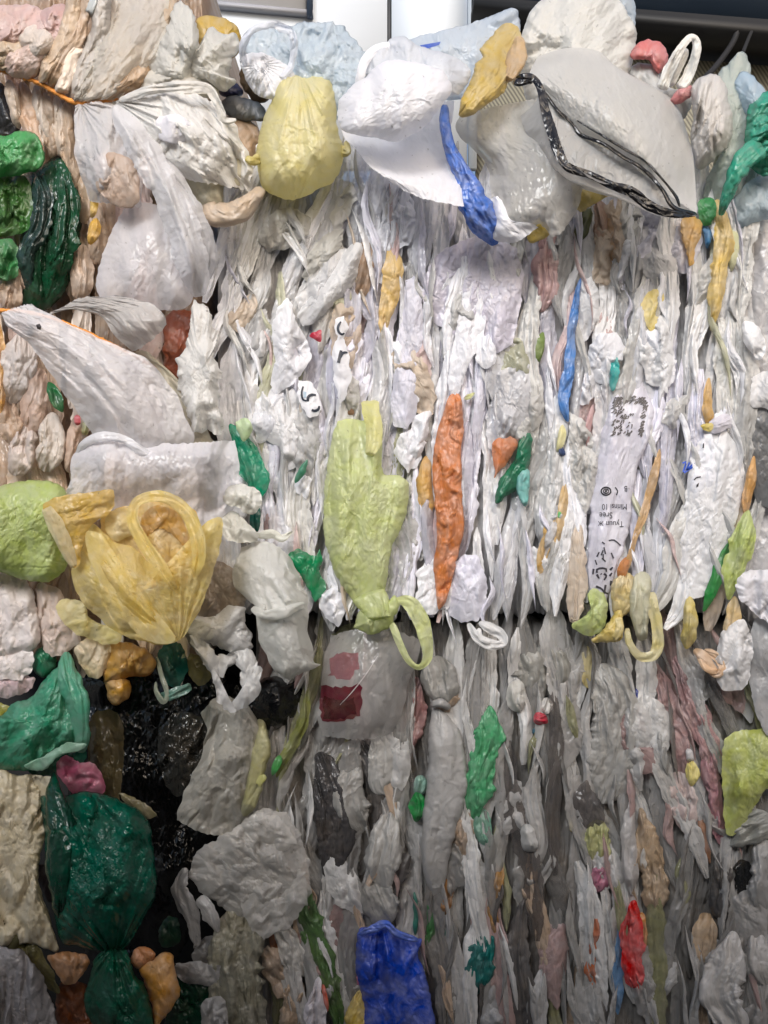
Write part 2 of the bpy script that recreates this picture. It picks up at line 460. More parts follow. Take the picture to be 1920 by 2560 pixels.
def blob(name, outline, mat, d=0.0, H=25, amp=6, sx=28, sy=60, ang=0, c=None, edge=0, edgew=40, power=2.0, back=0, parent=None, gather=None, tilt=(0, 0), jag=2.0, res=1.0, sharp=1.0, lm=None, straight=False, flat=False, dt=1.0, **kw):
    """a puffed bag or loose film with a traced edge: outline px polygon, d depth at the rim, H bulge (mm)"""
    s = nseed()
    o = np.asarray(outline, float)
    per = np.linalg.norm(np.diff(np.vstack([o, o[:1]]), axis=0), axis=1).sum()
    nt = int(np.clip(per / 3.2 * res, 40, 520)) // 2 * 2
    if straight:
        q_ = np.vstack([o, o[:1]]); L_ = np.concatenate([[0], np.cumsum(np.linalg.norm(np.diff(q_, axis=0), axis=1))])
        t_ = np.linspace(0, L_[-1], nt, endpoint=False)
        O = np.stack([np.interp(t_, L_, q_[:, k_]) for k_ in (0, 1)], -1)
    else:
        O = crom([(p[0], p[1]) for p in o], nt, True)
    cc = np.array(c if c else O.mean(0))
    rad = np.linalg.norm(O - cc, axis=1).mean()
    nr = int(np.clip(rad / 2.1 * res, 10, 140))
    r = np.linspace(0.02, 1, nr)
    arc = np.linspace(0, per, nt, endpoint=False) * 0.75
    JG = jag * np.stack([gn(arc / 9, 0 * arc, s) + 1.4 * gn(arc / 24, 0 * arc, s + 2), gn(arc / 9, 0 * arc, s + 1) + 1.4 * gn(arc / 24, 0 * arc, s + 3)], -1)
    X = cc[0] + (O[None, :, 0] - cc[0]) * r[:, None] + JG[None, :, 0] * r[:, None] ** 5
    Y = cc[1] + (O[None, :, 1] - cc[1]) * r[:, None] + JG[None, :, 1] * r[:, None] ** 5
    O = O + JG
    a = R(ang)
    xm = (X - cc[0]) * 0.75; ym = (Y - cc[1]) * 0.75
    um = xm * math.cos(a) + ym * math.sin(a); vm = -xm * math.sin(a) + ym * math.cos(a)
    dome = np.clip(1 - r ** power, 0, 1)[:, None] ** (1.0 if flat else 0.6) * np.ones((1, nt))
    cr = crumple(um, vm, s, sx, sy, sharp)
    dep = d + 0.001 * H * dome + 0.001 * amp * 1.0 * cr * (0.3 + 0.7 * np.clip(dome * 1.6, 0, 1))
    if edge:
        fl = gn(arc / edgew, 0 * arc, s + 20) + 0.5 * gn(arc / (edgew * 0.4), 0 * arc, s + 21)
        dep = dep + 0.001 * edge * fl[None, :] * r[:, None] ** 6
    dep = dep + tilt[0] * (X - cc[0]) * K + tilt[1] * (Y - cc[1]) * K
    dep = dep + gather_term(X, Y, gather, s) + und(X, Y) + detail(um, vm, s, dt)
    lx = 2.0 * gn(um / sx, vm / sy, s + 30); ly = 2.0 * gn(um / sx, vm / sy, s + 31)
    X = X + lx; Y = Y + ly
    V = P(X, Y, dep).reshape(-1, 3)
    UV = np.stack([um, vm], -1).reshape(-1, 2) * 0.001
    F = gridfaces(nr, nt, True)
    n0 = len(V)
    if back:
        r2 = np.linspace(1, 0.05, 8)[1:]
        X2 = cc[0] + (O[None, :, 0] - cc[0]) * r2[:, None]; Y2 = cc[1] + (O[None, :, 1] - cc[1]) * r2[:, None]
        d2 = d - 0.001 * back * np.clip(1 - r2 ** 2, 0, 1)[:, None] ** 0.6 + tilt[0] * (X2 - cc[0]) * K + tilt[1] * (Y2 - cc[1]) * K
        V2 = P(X2, Y2, d2 * np.ones_like(X2)).reshape(-1, 3)
        V = np.vstack([V, V2])
        UV = np.vstack([UV, np.stack([(X2 - cc[0]), (Y2 - cc[1])], -1).reshape(-1, 2) * K])
        base = (nr - 1) * nt
        F2 = gridfaces(8, nt, True) + base
        F = np.vstack([F, F2])
    # close the little hole in the middle with a point
    mid = V[:nt].mean(0)
    V = np.vstack([V, mid]); UV = np.vstack([UV, UV[:nt].mean(0)])
    F = np.vstack([F, np.stack([np.full(nt // 2, len(V) - 1), (2 * np.arange(nt // 2) + 2) % nt, (2 * np.arange(nt // 2) + 1) % nt, 2 * np.arange(nt // 2)], -1)])
    if lm: LM.append((lm, float(cc[0]), float(cc[1])))
    return link(name, V, F, mat, parent, UV, **kw)

def sheet(name, rows, mat, amp=5, sx=20, sy=60, parent=None, lat=2, jag=3, res=1.0, sharp=1.0, gather=None, bulge=0, lm=None, dt=1.0, **kw):
    """loose film lofted through rows of (px, py, d)"""
    s = nseed()
    C = [np.asarray(r, float) for r in rows]
    W = max(np.linalg.norm(np.diff(r[:, :2], axis=0), axis=1).sum() for r in C)
    mid = np.array([r[len(r) // 2] for r in C])
    Lh = np.linalg.norm(np.diff(mid[:, :2], axis=0), axis=1).sum()
    nu = int(np.clip(W / 2.3 * res, 10, 280)); nv = int(np.clip(Lh / 2.3 * res, 10, 330))
    A = np.stack([crom(r, nu) for r in C])                      # rows x nu x 3
    G = np.stack([crom(A[:, j], nv) for j in range(nu)], 1)     # nv x nu x 3
    du = np.linalg.norm(np.diff(G[:, :, :2], axis=1), axis=2); dv = np.linalg.norm(np.diff(G[:, :, :2], axis=0), axis=2)
    um = np.concatenate([np.zeros((nv, 1)), np.cumsum(du, 1)], 1) * 0.75
    um = um - um[:, nu // 2:nu // 2 + 1]
    vm = np.concatenate([np.zeros((1, nu)), np.cumsum(dv, 0)], 0) * 0.75
    X, Y, dep = G[..., 0].copy(), G[..., 1].copy(), G[..., 2].copy()
    dep += 0.001 * amp * 1.0 * crumple(um, vm, s, sx, sy, sharp)
    if bulge:
        uu = np.linspace(-1, 1, nu)[None, :]; vv = np.linspace(-1, 1, nv)[:, None]
        dep += 0.001 * bulge * np.sqrt(np.clip(1 - uu ** 2, 0, 1)) * np.sqrt(np.clip(1 - vv ** 4, 0, 1))
    dep += gather_term(X, Y, gather, s) + detail(um, vm, s, dt)
    X += lat * gn(um / 12, vm / 30, s + 9); Y += lat * gn(um / 25, vm / 20, s + 10)
    if jag:
        k = np.arange(nu) * W / nu * 0.75
        for row, sg in ((0, 1), (nv - 1, -1)):
            j = jag * gn(k / 8, 0 * k, s + 40 + row)
            Y[row] += j
        kv = np.arange(nv) * Lh / nv * 0.75
        fall = np.linspace(0, 1, nu)[None, :] ** 4
        X += 2.0 * jag * (gn(kv / 34, 0 * kv, s + 44)[:, None] * fall[:, ::-1] + gn(kv / 34, 0 * kv, s + 46)[:, None] * fall)
    V = P(X, Y, dep).reshape(-1, 3)
    UV = np.stack([um, vm], -1).reshape(-1, 2) * 0.001
    if lm: LM.append((lm, float(X.mean()), float(Y.mean())))
    return link(name, V, gridfaces(nv, nu), mat, parent, UV, **kw)

def tube(name, path, rad, mat, parent=None, seg=8, twist=0, lumps=0.0, **kw):
    """round cord along px path (px, py, d), radius in mm"""
    s = nseed()
    c = crom(path, max(12, int(len(path) * 14)))
    p = P(c[:, 0], c[:, 1], c[:, 2])
    tg = np.gradient(p, axis=0); tg /= np.linalg.norm(tg, axis=1, keepdims=True)
    up = np.array([0, -1.0, 0.05])
    a = np.cross(tg, up); a /= np.linalg.norm(a, axis=1, keepdims=True)
    b = np.cross(a, tg)
    n = len(p)
    rr = np.array(rad if hasattr(rad, '__len__') else [rad, rad], float)
    rr = np.interp(np.linspace(0, 1, n), np.linspace(0, 1, len(rr)), rr) * 0.001
    th = np.linspace(0, 2 * np.pi, seg, endpoint=False)[None, :] + twist * np.linspace(0, 1, n)[:, None]
    rad2 = rr[:, None] * (1 + lumps * gn(np.linspace(0, n * 0.5, n)[:, None] * np.ones((1, seg)), th * 0.9, s))
    V = (p[:, None, :] + rad2[..., None] * (np.cos(th)[..., None] * a[:, None, :] + np.sin(th)[..., None] * b[:, None, :])).reshape(-1, 3)
    UV = np.stack([th * 0.003, np.linspace(0, 0.3, n)[:, None] * np.ones((1, seg))], -1).reshape(-1, 2)
    return link(name, V, gridfaces(n, seg, True), mat, parent, UV, **kw)

def box(name, x0, x1, y0, y1, z0, z1, mat, parent=None, **kw):
    V = [(x, y, z) for x in (x0, x1) for y in (y0, y1) for z in (z0, z1)]
    F = [(0, 1, 3, 2), (4, 6, 7, 5), (0, 4, 5, 1), (2, 3, 7, 6), (0, 2, 6, 4), (1, 5, 7, 3)]
    return link(name, V, F, mat, parent, smooth=False, **kw)

BVHS = {}
def on_surface(target, pts2, lift=1.2, fallback=0.03):
    """drop photo-plane points onto the front of a bag: printed marks follow its creases"""
    if target.name not in BVHS:
        o, V, F = next(t for t in ALL if t[0] is target)
        BVHS[target.name] = BVHTree.FromPolygons([tuple(v) for v in V], [tuple(f) for f in F])
    bvh = BVHS[target.name]
    org = Vector((0, -D, ZC)); out = []
    for px, py in pts2:
        q = Vector(P(np.float64(px), np.float64(py), np.float64(0.0)))
        dr = (q - org).normalized()
        hit = bvh.ray_cast(org, dr)[0]
        if hit is None:
            nr_ = bvh.find_nearest(q)
            dd = -nr_[0].y if nr_[0] else fallback
            out.append(tuple(P(np.float64(px), np.float64(py), np.float64(dd + 0.001 * lift))))
        else:
            out.append(tuple(hit - dr * 0.001 * lift))
    return out

def ink_line(name, target, path, w, mat, lift=1.2, **kw):
    """a printed stroke on a bag"""
    c = crom(path, max(10, int(sum(math.hypot(path[i + 1][0] - path[i][0], path[i + 1][1] - path[i][1]) for i in range(len(path) - 1)) / 3)))
    tg = np.gradient(c, axis=0); tg /= np.maximum(np.linalg.norm(tg, axis=1, keepdims=True), 1e-9)
    nr = np.stack([-tg[:, 1], tg[:, 0]], -1)
    ww = np.array(w if hasattr(w, '__len__') else [w, w], float); ww = np.interp(np.linspace(0, 1, len(c)), np.linspace(0, 1, len(ww)), ww)[:, None]
    k = 4
    pts = np.stack([c + nr * ww * f for f in np.linspace(-1, 1, k)], 1).reshape(-1, 2)
    return link(name, on_surface(target, pts, lift), gridfaces(len(c), k), mat, target, UV=pts * K, **kw)

def ink_strokes(name, target, strokes, mat, lift=1.2, **kw):
    """many printed strokes as one print"""
    VV, FF, n = [], [], 0
    for path, w in strokes:
        c = crom(path, 6)
        tg = np.gradient(c, axis=0); tg /= np.maximum(np.linalg.norm(tg, axis=1, keepdims=True), 1e-9)
        nr = np.stack([-tg[:, 1], tg[:, 0]], -1)
        ww = np.interp(np.linspace(0, 1, 6), np.linspace(0, 1, len(w)), w)[:, None]
        pts = np.stack([c + nr * ww * f for f in (-1, 0, 1)], 1).reshape(-1, 2)
        VV += on_surface(target, pts, lift); FF.append(gridfaces(6, 3) + n); n += 18
    return link(name, VV, np.vstack(FF), mat, target, UV=np.zeros((n, 2)), **kw)

def ink_poly(name, target, poly, mat, lift=1.2, n=10, **kw):
    O = np.asarray(poly, float)
    O = np.vstack([np.linspace(O[i], O[(i + 1) % len(O)], 6, endpoint=False) for i in range(len(O))])
    c = O.mean(0); r = np.linspace(0.02, 1, n)
    pts = (c + (O[None] - c) * r[:, None, None]).reshape(-1, 2)
    return link(name, on_surface(target, pts, lift), gridfaces(n, len(O), True), mat, target, UV=pts * K, **kw)

def ink_text(name, target, body, px, py, size, mat, rot=180, lift=1.3, squash=1.0, **kw):
    """lettering printed on a bag; size in px, rot 180 = upside down as in the photo"""
    cu = bpy.data.curves.new(name, 'FONT')
    cu.body = body; cu.size = 1.0; cu.resolution_u = 3
    t = bpy.data.objects.new(name, cu)
    COL.objects.link(t)
    dg = bpy.context.evaluated_depsgraph_get()
    me = bpy.data.meshes.new_from_object(t.evaluated_get(dg))
    bpy.data.objects.remove(t)
    co = np.array([v.co[:2] for v in me.vertices])
    polys = [tuple(p.vertices) for p in me.polygons]
    co[:, 0] -= co[:, 0].min()
    a = R(rot)
    x = co[:, 0] * size * squash; y = -co[:, 1] * size
    X = px + x * math.cos(a) - y * math.sin(a); Y = py + x * math.sin(a) + y * math.cos(a)
    pts = on_surface(target, list(zip(X, Y)), lift)
    tri = []
    for p in polys:
        for i in range(1, len(p) - 1): tri.append((p[0], p[i], p[i + 1]))
    return link(name, pts, tri, mat, target, smooth=False, **kw)

# ================================================================== the place
ground_m = plain('yard_concrete', (112, 108, 100), 0.9, noise=0.25, scale=6)
box('ground', -60, 60, -60, 60, -0.3, 0.0, ground_m, kind='structure')
# unseen bales added behind the camera to shade the foot of this stack
opp = plain('added_shade_bale_film', (122, 119, 114), 0.6, noise=0.3, scale=9)
for k in range(4):
    x = -3.0 + k * 1.55
    box('added_shade_bale', x, x + 1.45, -2.9, -1.85, 0.0, 1.92, opp, label='unseen grey bale added across the aisle to shade the wall of bags', cat='bale', group='bales added across the aisle')

# wall and truck body behind the bales
WD = -1.7
white_m = plain('painted_panel', (206, 214, 224), 0.55, noise=0.06, scale=5)
grey_m = plain('grey_panel', (204, 206, 210), 0.5, noise=0.06, scale=5)
dark_m = plain('dark_trim', (24, 27, 33), 0.5)
navy_m = plain('navy_beam', (18, 34, 50), 0.45, noise=0.15, scale=8)
def bgquad(name, pts, d, mat, th=0.03, parent=None, **kw):
    f = [P(np.float64(x), np.float64(y), np.float64(d)) for x, y in pts]
    b = [q + np.array([0, th, 0]) for q in f]
    V = np.array(f + b); n = len(f)
    F = [(0, 1, 2, 3), (7, 6, 5, 4)] + [(i, i + 4, (i + 1) % 4 + 4, (i + 1) % 4) for i in range(4)]
    return link(name, V, F, mat, parent, smooth=False, **kw)
wl = root('panel_wall', 'pale blue white panelled wall standing behind the bales', 'wall', 900, 60, WD)
bgquad('panel', [(200, -260), (968, -260), (968, 420), (200, 420)], WD, white_m, parent=wl)
bgquad('panel', [(979, -260), (1168, -260), (1168, 420), (979, 420)], WD, white_m, parent=wl)
bgquad('joint_strip', [(966, -260), (981, -260), (981, 418), (966, 418)], WD - 0.012, dark_m, 0.02, parent=wl)
bgquad('edge_strip', [(1169, -260), (1188, -260), (1192, 420), (1172, 420)], WD + 0.01, plain('pale_edge', (190, 198, 206), 0.5), parent=wl)
wp = root('grey_hatch', 'grey hatch panel with dark frame set into the pale wall', 'panel', 640, 0, WD + 0.03)
bgquad('hatch_face', [(430, -240), (766, -240), (766, 24), (430, -8)], WD + 0.02, grey_m, 0.02, parent=wp)
bgquad('frame_bar', [(430, -8), (782, 25), (782, 36), (430, 4)], WD + 0.03, plain('frame_grey', (150, 152, 160), 0.5), 0.03, parent=wp)
bgquad('frame_bar', [(767, -240), (781, -240), (781, 38), (767, 36)], WD + 0.036, plain('frame_blue', (60, 74, 94), 0.5), 0.03, parent=wp)

# ribbed boards to the right, below the beam
rib = bpy.data.materials.new('ribbed_board'); rib.use_nodes = True
nt = rib.node_tree; pr = nt.nodes['Principled BSDF']; pr.inputs['Roughness'].default_value = 0.8
tc = nt.nodes.new('ShaderNodeTexCoord'); mp = nt.nodes.new('ShaderNodeMapping'); mp.inputs['Rotation'].default_value = (0, R(32), 0)
wv = nt.nodes.new('ShaderNodeTexWave'); wv.inputs['Scale'].default_value = 22; wv.inputs['Distortion'].default_value = 1.2; wv.inputs['Detail'].default_value = 2
cr_ = nt.nodes.new('ShaderNodeValToRGB')
cr_.color_ramp.elements[0].color = (*lin((92, 88, 80)), 1); cr_.color_ramp.elements[1].color = (*lin((150, 146, 128)), 1)
nt.links.new(tc.outputs['Object'], mp.inputs[0]); nt.links.new(mp.outputs[0], wv.inputs[0]); nt.links.new(wv.outputs[0], cr_.inputs[0]); nt.links.new(cr_.outputs[0], pr.inputs['Base Color'])
rb = root('board_wall', 'grey brown ribbed boards behind the bales under the dark beam', 'wall', 1600, 120, WD - 0.05)
bgquad('board', [(1190, -120), (2500, -60), (2500, 175), (1190, 105)], WD - 0.06, rib, parent=rb)
bgquad('board', [(1190, 109), (2500, 208), (2500, 640), (1190, 640)], WD - 0.062, rib, parent=rb)
bm = root('dark_beam', 'dark navy beam with black underside crossing behind the bales', 'beam', 1700, 40, WD + 0.2)
bgquad('beam_side', [(1185, -300), (2500, -300), (2500, 100), (1185, -10)], WD + 0.1, navy_m, 0.2, parent=bm)
bgquad('lower_flange', [(1185, -10), (2500, 94), (2500, 140), (1185, 18)], WD + 0.12, plain('black_flange', (9, 9, 11), 0.6), 0.24, parent=bm)
for i, pth in enumerate(([(1735, 222, -1.0), (1790, 165, -1.3), (1830, 110, -1.55), (1846, 70, -1.6)], [(1857, 132, -1.3), (1868, 104, -1.5), (1880, 76, -1.6)])):
    tube('strap', pth, [9, 12] if i == 0 else 7, plain('strap_black', (20, 19, 20), 0.7), label=('thick black strap hanging slantwise behind the bales' if i == 0 else 'short thin black strap hanging from the dark beam'), cat='strap')

# ------------------------------------------------------------------ palette
W0 = (234, 235, 241); W1 = (226, 226, 228); W2 = (219, 218, 231); W3 = (192, 190, 184); WC = (214, 216, 222)
GR = (176, 175, 173); GD = (140, 139, 137); BE = (196, 172, 146); PK = (200, 172, 168)
def white(i=0, **k): return film((W0, W1, W2, W3)[i % 4], **{**dict(trans=0.3, rough=0.42, stain=0.08), **k})
def clearf(rgb=WC, c=0.35, **k): return film(rgb, clear=c, **{**dict(trans=0.35, rough=0.2, stain=0.05, bump=0.6), **k})

# ------------------------------------------------------------------ the bales themselves
def bale(name, x0, x1, y0, y1, d, depth, mat, label, curve=12, amp=9, sx=6, sy=90, step=2.6):
    nx = int((x1 - x0) / step); ny = int((y1 - y0) / step)
    X, Y = np.meshgrid(np.linspace(x0, x1, nx), np.linspace(y0, y1, ny))
    u = np.linspace(-1, 1, nx)[None, :]; v = np.linspace(-1, 1, ny)[:, None]
    s = nseed()
    Y = Y + (16 * gn(X / 45, 0 * X, s) + 9 * gn(X / 14, 0 * X, s + 1)) * np.abs(v) ** 10
    dep = d - 0.035 * np.abs(v) ** 14 + 0.001 * curve * (np.clip(1 - np.abs(v) ** 6, 0, 1) * np.clip(1 - np.abs(u) ** 10, 0, 1) - 1) + 0.001 * amp * crumple((X - 960) * .75, Y * .75, s, sx, sy) + und(X, Y)
    F0 = P(X, Y, dep); 
    V = [F0.reshape(-1, 3)]; F = [gridfaces(ny, nx)]
    # rim folded back into the four sides and the back
    idx = np.concatenate([np.arange(nx), np.arange(1, ny) * nx + nx - 1, (ny - 1) * nx + np.arange(nx - 2, -1, -1), np.arange(ny - 2, 0, -1) * nx])
    rim = V[0][idx]; n = len(idx); base = len(V[0])
    for k, (yy) in enumerate((0.12, depth)):
        q = rim.copy(); q[:, 1] = -d + yy + (0 if k else 0.02 * gn(q[:, 0] * 30, q[:, 2] * 30, s)); V.append(q)
    i = np.arange(n); j = (i + 1) % n
    F.append(np.stack([idx[i], base + i, base + j, idx[j]], -1))
    F.append(np.stack([base + i, base + n + i, base + n + j, base + j], -1))
    V = np.vstack(V); F = np.vstack(F)
    UV = np.stack([V[:, 0], V[:, 2]], -1)
    o = link(name, V, F, mat, None, UV, label=label, cat='bale')
    return o
BU = bale('compressed_bale', 545, 1885, 455, 1532, -0.022, 0.9, film((172, 171, 172), trans=0.05, stain=0.2, iso=False), 'upper bale of tightly pressed white plastic bags')
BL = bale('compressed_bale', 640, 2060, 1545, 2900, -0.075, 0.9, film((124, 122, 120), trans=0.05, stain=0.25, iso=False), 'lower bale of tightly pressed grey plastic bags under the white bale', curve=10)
BX = bale('compressed_bale', -260, 505, -120, 1640, -0.05, 0.8, film((150, 124, 102), trans=0.08, stain=0.3, iso=False), 'beige bale of pressed bags tied with orange twine', amp=14, sx=12, sy=130)
BR = bale('compressed_bale', 1868, 2400, 430, 1560, -0.03, 0.8, film((180, 178, 180), trans=0.15, stain=0.12, rough=0.25), 'next bale wrapped in grey film beside the upper white bale', amp=10, sx=40, sy=120)
box('dark_gap_backing', -2.0, 1.6, 0.42, 0.9, 0.0, 1.12, plain('dark_back', (30, 29, 28), 0.8, noise=0.3, scale=12), label='dark box added for shade deep in the gap between the bales', cat='heap')  # added box that keeps the gap dark

BAG = 'bag'
# ================================================================== bags on top of the bales, from the far ones to the near ones
# --- clear bluish bag heap and white loop at the back
blob('plastic_bag', [(600, 130), (625, 85), (660, 60), (700, 78), (745, 60), (800, 55), (850, 62), (885, 95), (915, 130), (935, 180), (925, 260), (860, 300), (760, 280), (680, 230), (625, 190)],
     film((206, 217, 226), clear=0.3, trans=0.4, rough=0.2, bump=0.9, stain=0.03), d=0.0, H=55, amp=26, sx=26, sy=40, edge=14, back=40, sharp=1.4, jag=5,
     label='clear bluish film bag heaped on the bale top before the pale wall', cat=BAG, lm='clear bluish bag')
r_ = root('plastic_bag', 'white bag with a looped handle standing on the bale beside the mustard bag', BAG, 660, 150, 0.05)
blob('body', [(600, 150), (640, 130), (700, 150), (735, 190), (720, 235), (680, 250), (640, 235), (612, 195)], white(0), d=0.05, H=22, amp=12, sx=14, sy=40, parent=r_, gather=[(650, 160, 30, 10, 90)])
strip('handle', [(612, 165, .06), (608, 115, .08), (640, 72, .09), (690, 62, .08), (735, 95, .07), (728, 160, .06), (705, 195, .07)], [7, 9, 10, 12, 9, 8, 8], clearf((226, 230, 240), .25), bulge=2, flat=True, amp=9, sx=7, sy=30, parent=r_, ends=0, jit=.4)
# --- mustard bag behind the white peak
blob('plastic_bag', [(492, 52), (520, 40), (555, 44), (592, 62), (602, 100), (590, 140), (540, 150), (500, 120)], film((200, 160, 40)), d=-0.03, H=30, amp=12, sx=14, sy=24, back=30,
     label='mustard yellow bag crumpled behind a white bag near the grey hatch', cat=BAG, lm='mustard bag')
# --- clear film behind, with the blue printed bar
cfb = blob('plastic_bag', [(985, 130), (1040, 95), (1110, 75), (1200, 50), (1280, 22), (1300, 60), (1290, 130), (1240, 220), (1140, 250), (1030, 220)], film((205, 214, 224), clear=0.25, trans=0.4, rough=0.2, stain=0.02),
     d=-0.02, H=30, amp=12, sx=30, sy=40, edge=12, back=20, label='clear pale blue film with a short blue printed bar, on the bale top', cat=BAG, lm='clear film with blue bar')
ink_poly('blue_print', cfb, [(1050, 113), (1102, 104), (1098, 112), (1058, 125)], film((38, 78, 190), stain=0))
# --- off white crinkled bag at the very top
r_ = root('plastic_bag', 'big off white crinkled bag towering highest on the bale top', BAG, 1450, 90, 0.0, lm='towering off white bag')
blob('body', [(1300, 120), (1320, 40), (1352, 0), (1400, -40), (1490, -60), (1540, -10), (1560, 20), (1588, 70), (1588, 130), (1560, 210), (1500, 300), (1400, 320), (1320, 260)], film((226, 225, 221), trans=0.42, stain=0.04, rough=0.3, clear=0.08),
     d=0.0, H=60, amp=20, sx=44, sy=60, ang=40, back=60, edge=14, sharp=1.3, parent=r_)
blob('film_flap', [(1480, -30), (1540, -40), (1582, -10), (1586, 60), (1574, 112), (1530, 90), (1495, 40)], film((186, 200, 214), clear=0.2, trans=0.4, rough=0.22, stain=0), d=-0.02, H=14, amp=8, sx=20, sy=40, parent=r_)
# --- yellow brown twisted film falling between the white bags
r_ = root('plastic_bag', 'ochre yellow film hanging between the white dome bag and towering bag', BAG, 1220, 180, 0.07, lm='ochre film')
strip('body', [(1285, 62, .03), (1262, 120, .06), (1230, 190, .09), (1185, 250, .1), (1150, 292, .1)], [28, 48, 46, 30, 12], film((206, 172, 78), clear=0.1, stain=0.2), bulge=18, amp=12, sx=12, sy=90, parent=r_)
strip('fold', [(1300, 90, .07), (1290, 150, .09), (1268, 205, .1)], [16, 24, 12], film((196, 160, 110), clear=0.1, stain=0.3), bulge=10, amp=8, sx=10, sy=60, parent=r_)

# --- pale yellow knotted bag (hero)
r_ = root('tied_bag', 'puffed pale yellow bag standing on the edge of the upper bale', BAG, 745, 340, 0.1, lm='pale yellow bag')
blob('body', [(700, 192), (730, 187), (760, 190), (790, 187), (820, 200), (836, 232), (840, 285), (850, 335), (858, 385), (842, 445), (800, 472), (775, 489), (730, 498), (690, 488), (658, 468), (644, 425), (640, 380), (648, 338), (662, 292), (678, 248), (688, 214)],
     film((228, 218, 150), trans=0.45, clear=0.04, stain=0.05, rough=0.34, bump=0.3), d=0.04, H=95, amp=9, sx=44, sy=110, ang=6, back=50, parent=r_, gather=[(745, 165, 26, 26, 120), (735, 520, 14, 10, 110)], res=1.2, power=2.6)
strip('corner_tab', [(848, 375, .06), (868, 380, .07), (866, 352, .06)], [16, 12, 5], film((214, 196, 108), trans=0.4), bulge=4, amp=4, sx=8, sy=20, parent=r_)
strip('corner_tab', [(655, 395, .07), (632, 402, .08), (614, 392, .08)], [14, 13, 7], film((208, 190, 84), trans=0.4), bulge=5, amp=4, sx=8, sy=20, parent=r_)

# --- white dome bag with its mouth open (hero)
r_ = root('carrier_bag', 'white open bag with domed upper lip and grey shaded mouth', BAG, 1010, 330, 0.12, lm='white dome bag')
wd = film((236, 236, 242), trans=0.4, rough=0.32, stain=0.02, bump=0.3, fine=0.7, clear=0.06)
sheet('lower_lip', [[(846, 300, .05), (960, 300, .03), (1080, 260, .03), (1135, 250, .06)], [(868, 350, .08), (970, 360, .05), (1080, 330, .04), (1130, 330, .08)], [(905, 392, .11), (985, 410, .09), (1085, 390, .08), (1140, 400, .11)],
                    [(950, 436, .125), (1010, 450, .13), (1090, 445, .13), (1150, 460, .13)], [(985, 462, .12), (1040, 490, .13), (1100, 506, .14), (1158, 517, .14)]], wd, amp=9, sx=60, sy=90, parent=r_, jag=2, sharp=1.3)
blob('upper_lip', [(843, 290), (850, 250), (880, 215), (915, 190), (950, 160), (1000, 150), (1060, 160), (1110, 180), (1128, 225), (1105, 262), (1075, 305), (1040, 332), (990, 352), (950, 345), (900, 338), (858, 325)], wd, d=0.15, H=40, amp=11, sx=60, sy=80, ang=50, power=2.4, parent=r_, edge=5, sharp=1.3)
blob('crumpled_top', [(905, 185), (915, 140), (955, 112), (1000, 90), (1040, 110), (1080, 125), (1130, 140), (1172, 170), (1170, 205), (1140, 240), (1080, 235), (1020, 220), (950, 230)], film((232, 235, 242), trans=0.4, rough=0.26, stain=0.02, bump=0.5, clear=0.12), d=0.09, H=46, amp=17, sx=30, sy=40, edge=10, sharp=1.4, parent=r_)
strip('handle', [(905, 250, .1), (900, 190, .12), (925, 135, .11), (965, 112, .1), (1000, 120, .1)], [10, 12, 11, 10, 8], wd, bulge=2, flat=True, amp=5, sx=8, sy=60, parent=r_)

# --- bright blue twisted film (hero)
strip('plastic_bag', [(1112, 262, .07), (1112, 310, .09), (1128, 375, .1), (1152, 430, .11), (1180, 495, .11), (1208, 555, .1), (1238, 612, .08)], [12, 14, 16, 26, 36, 38, 20], film((48, 98, 200), trans=0.25, rough=0.22, bump=0.9, stain=0.02), bulge=16, amp=11, sx=10, sy=46, sharp=1.4,
      label='bright blue crinkled film hanging down under the white dome bag', cat=BAG, lm='bright blue film')

# --- clear grey bag below the ochre film and its dark hollow
r_ = root('plastic_bag', 'clear grey glossy bag with pointed lower corners beside the blue film', BAG, 1320, 440, 0.1, lm='clear grey glossy bag')
cg = film((212, 210, 206), clear=0.3, trans=0.4, rough=0.14, stain=0.02, bump=0.5, fine=0.7)
sheet('body', [[(1150, 290, .02), (1220, 270, .04), (1330, 250, .05), (1420, 270, .05)], [(1140, 330, .0), (1200, 340, .05), (1330, 330, .09), (1440, 360, .08)], [(1205, 400, .01), (1262, 400, .08), (1370, 390, .12), (1462, 420, .1)],
               [(1228, 470, .05), (1280, 470, .1), (1375, 465, .13), (1458, 470, .11)], [(1226, 540, .07), (1280, 540, .11), (1360, 530, .12), (1445, 520, .1)], [(1228, 592, .07), (1290, 604, .09), (1345, 560, .09), (1388, 592, .1), (1440, 535, .09)]], cg, amp=9, sx=60, sy=60, parent=r_, sharp=1.3)
sheet('white_corner', [[(1226, 500, .09), (1240, 492, .105), (1256, 500, .108)], [(1226, 550, .09), (1250, 545, .112), (1275, 548, .118)], [(1228, 590, .085), (1260, 575, .112), (1325, 556, .118)], [(1245, 606, .08), (1290, 606, .1), (1342, 570, .108)]], film((226, 226, 232), trans=0.3, stain=0), amp=4, sx=20, sy=30, parent=r_)
blob('plastic_bag', [(1440, 455), (1500, 448), (1530, 480), (1500, 500), (1450, 530), (1430, 500)], film((208, 180, 72), trans=0.35), d=0.07, H=14, amp=8, sx=14, sy=24, label='yellow film showing under the black edged bag', cat=BAG, lm='yellow film under the black edge')
blob('plastic_bag', [(1318, 590), (1345, 545), (1378, 582), (1350, 602), (1325, 606)], film((190, 162, 62), trans=0.35), d=0.075, H=10, amp=6, sx=14, sy=20, label='small yellow film tip below the clear grey glossy bag', cat=BAG)

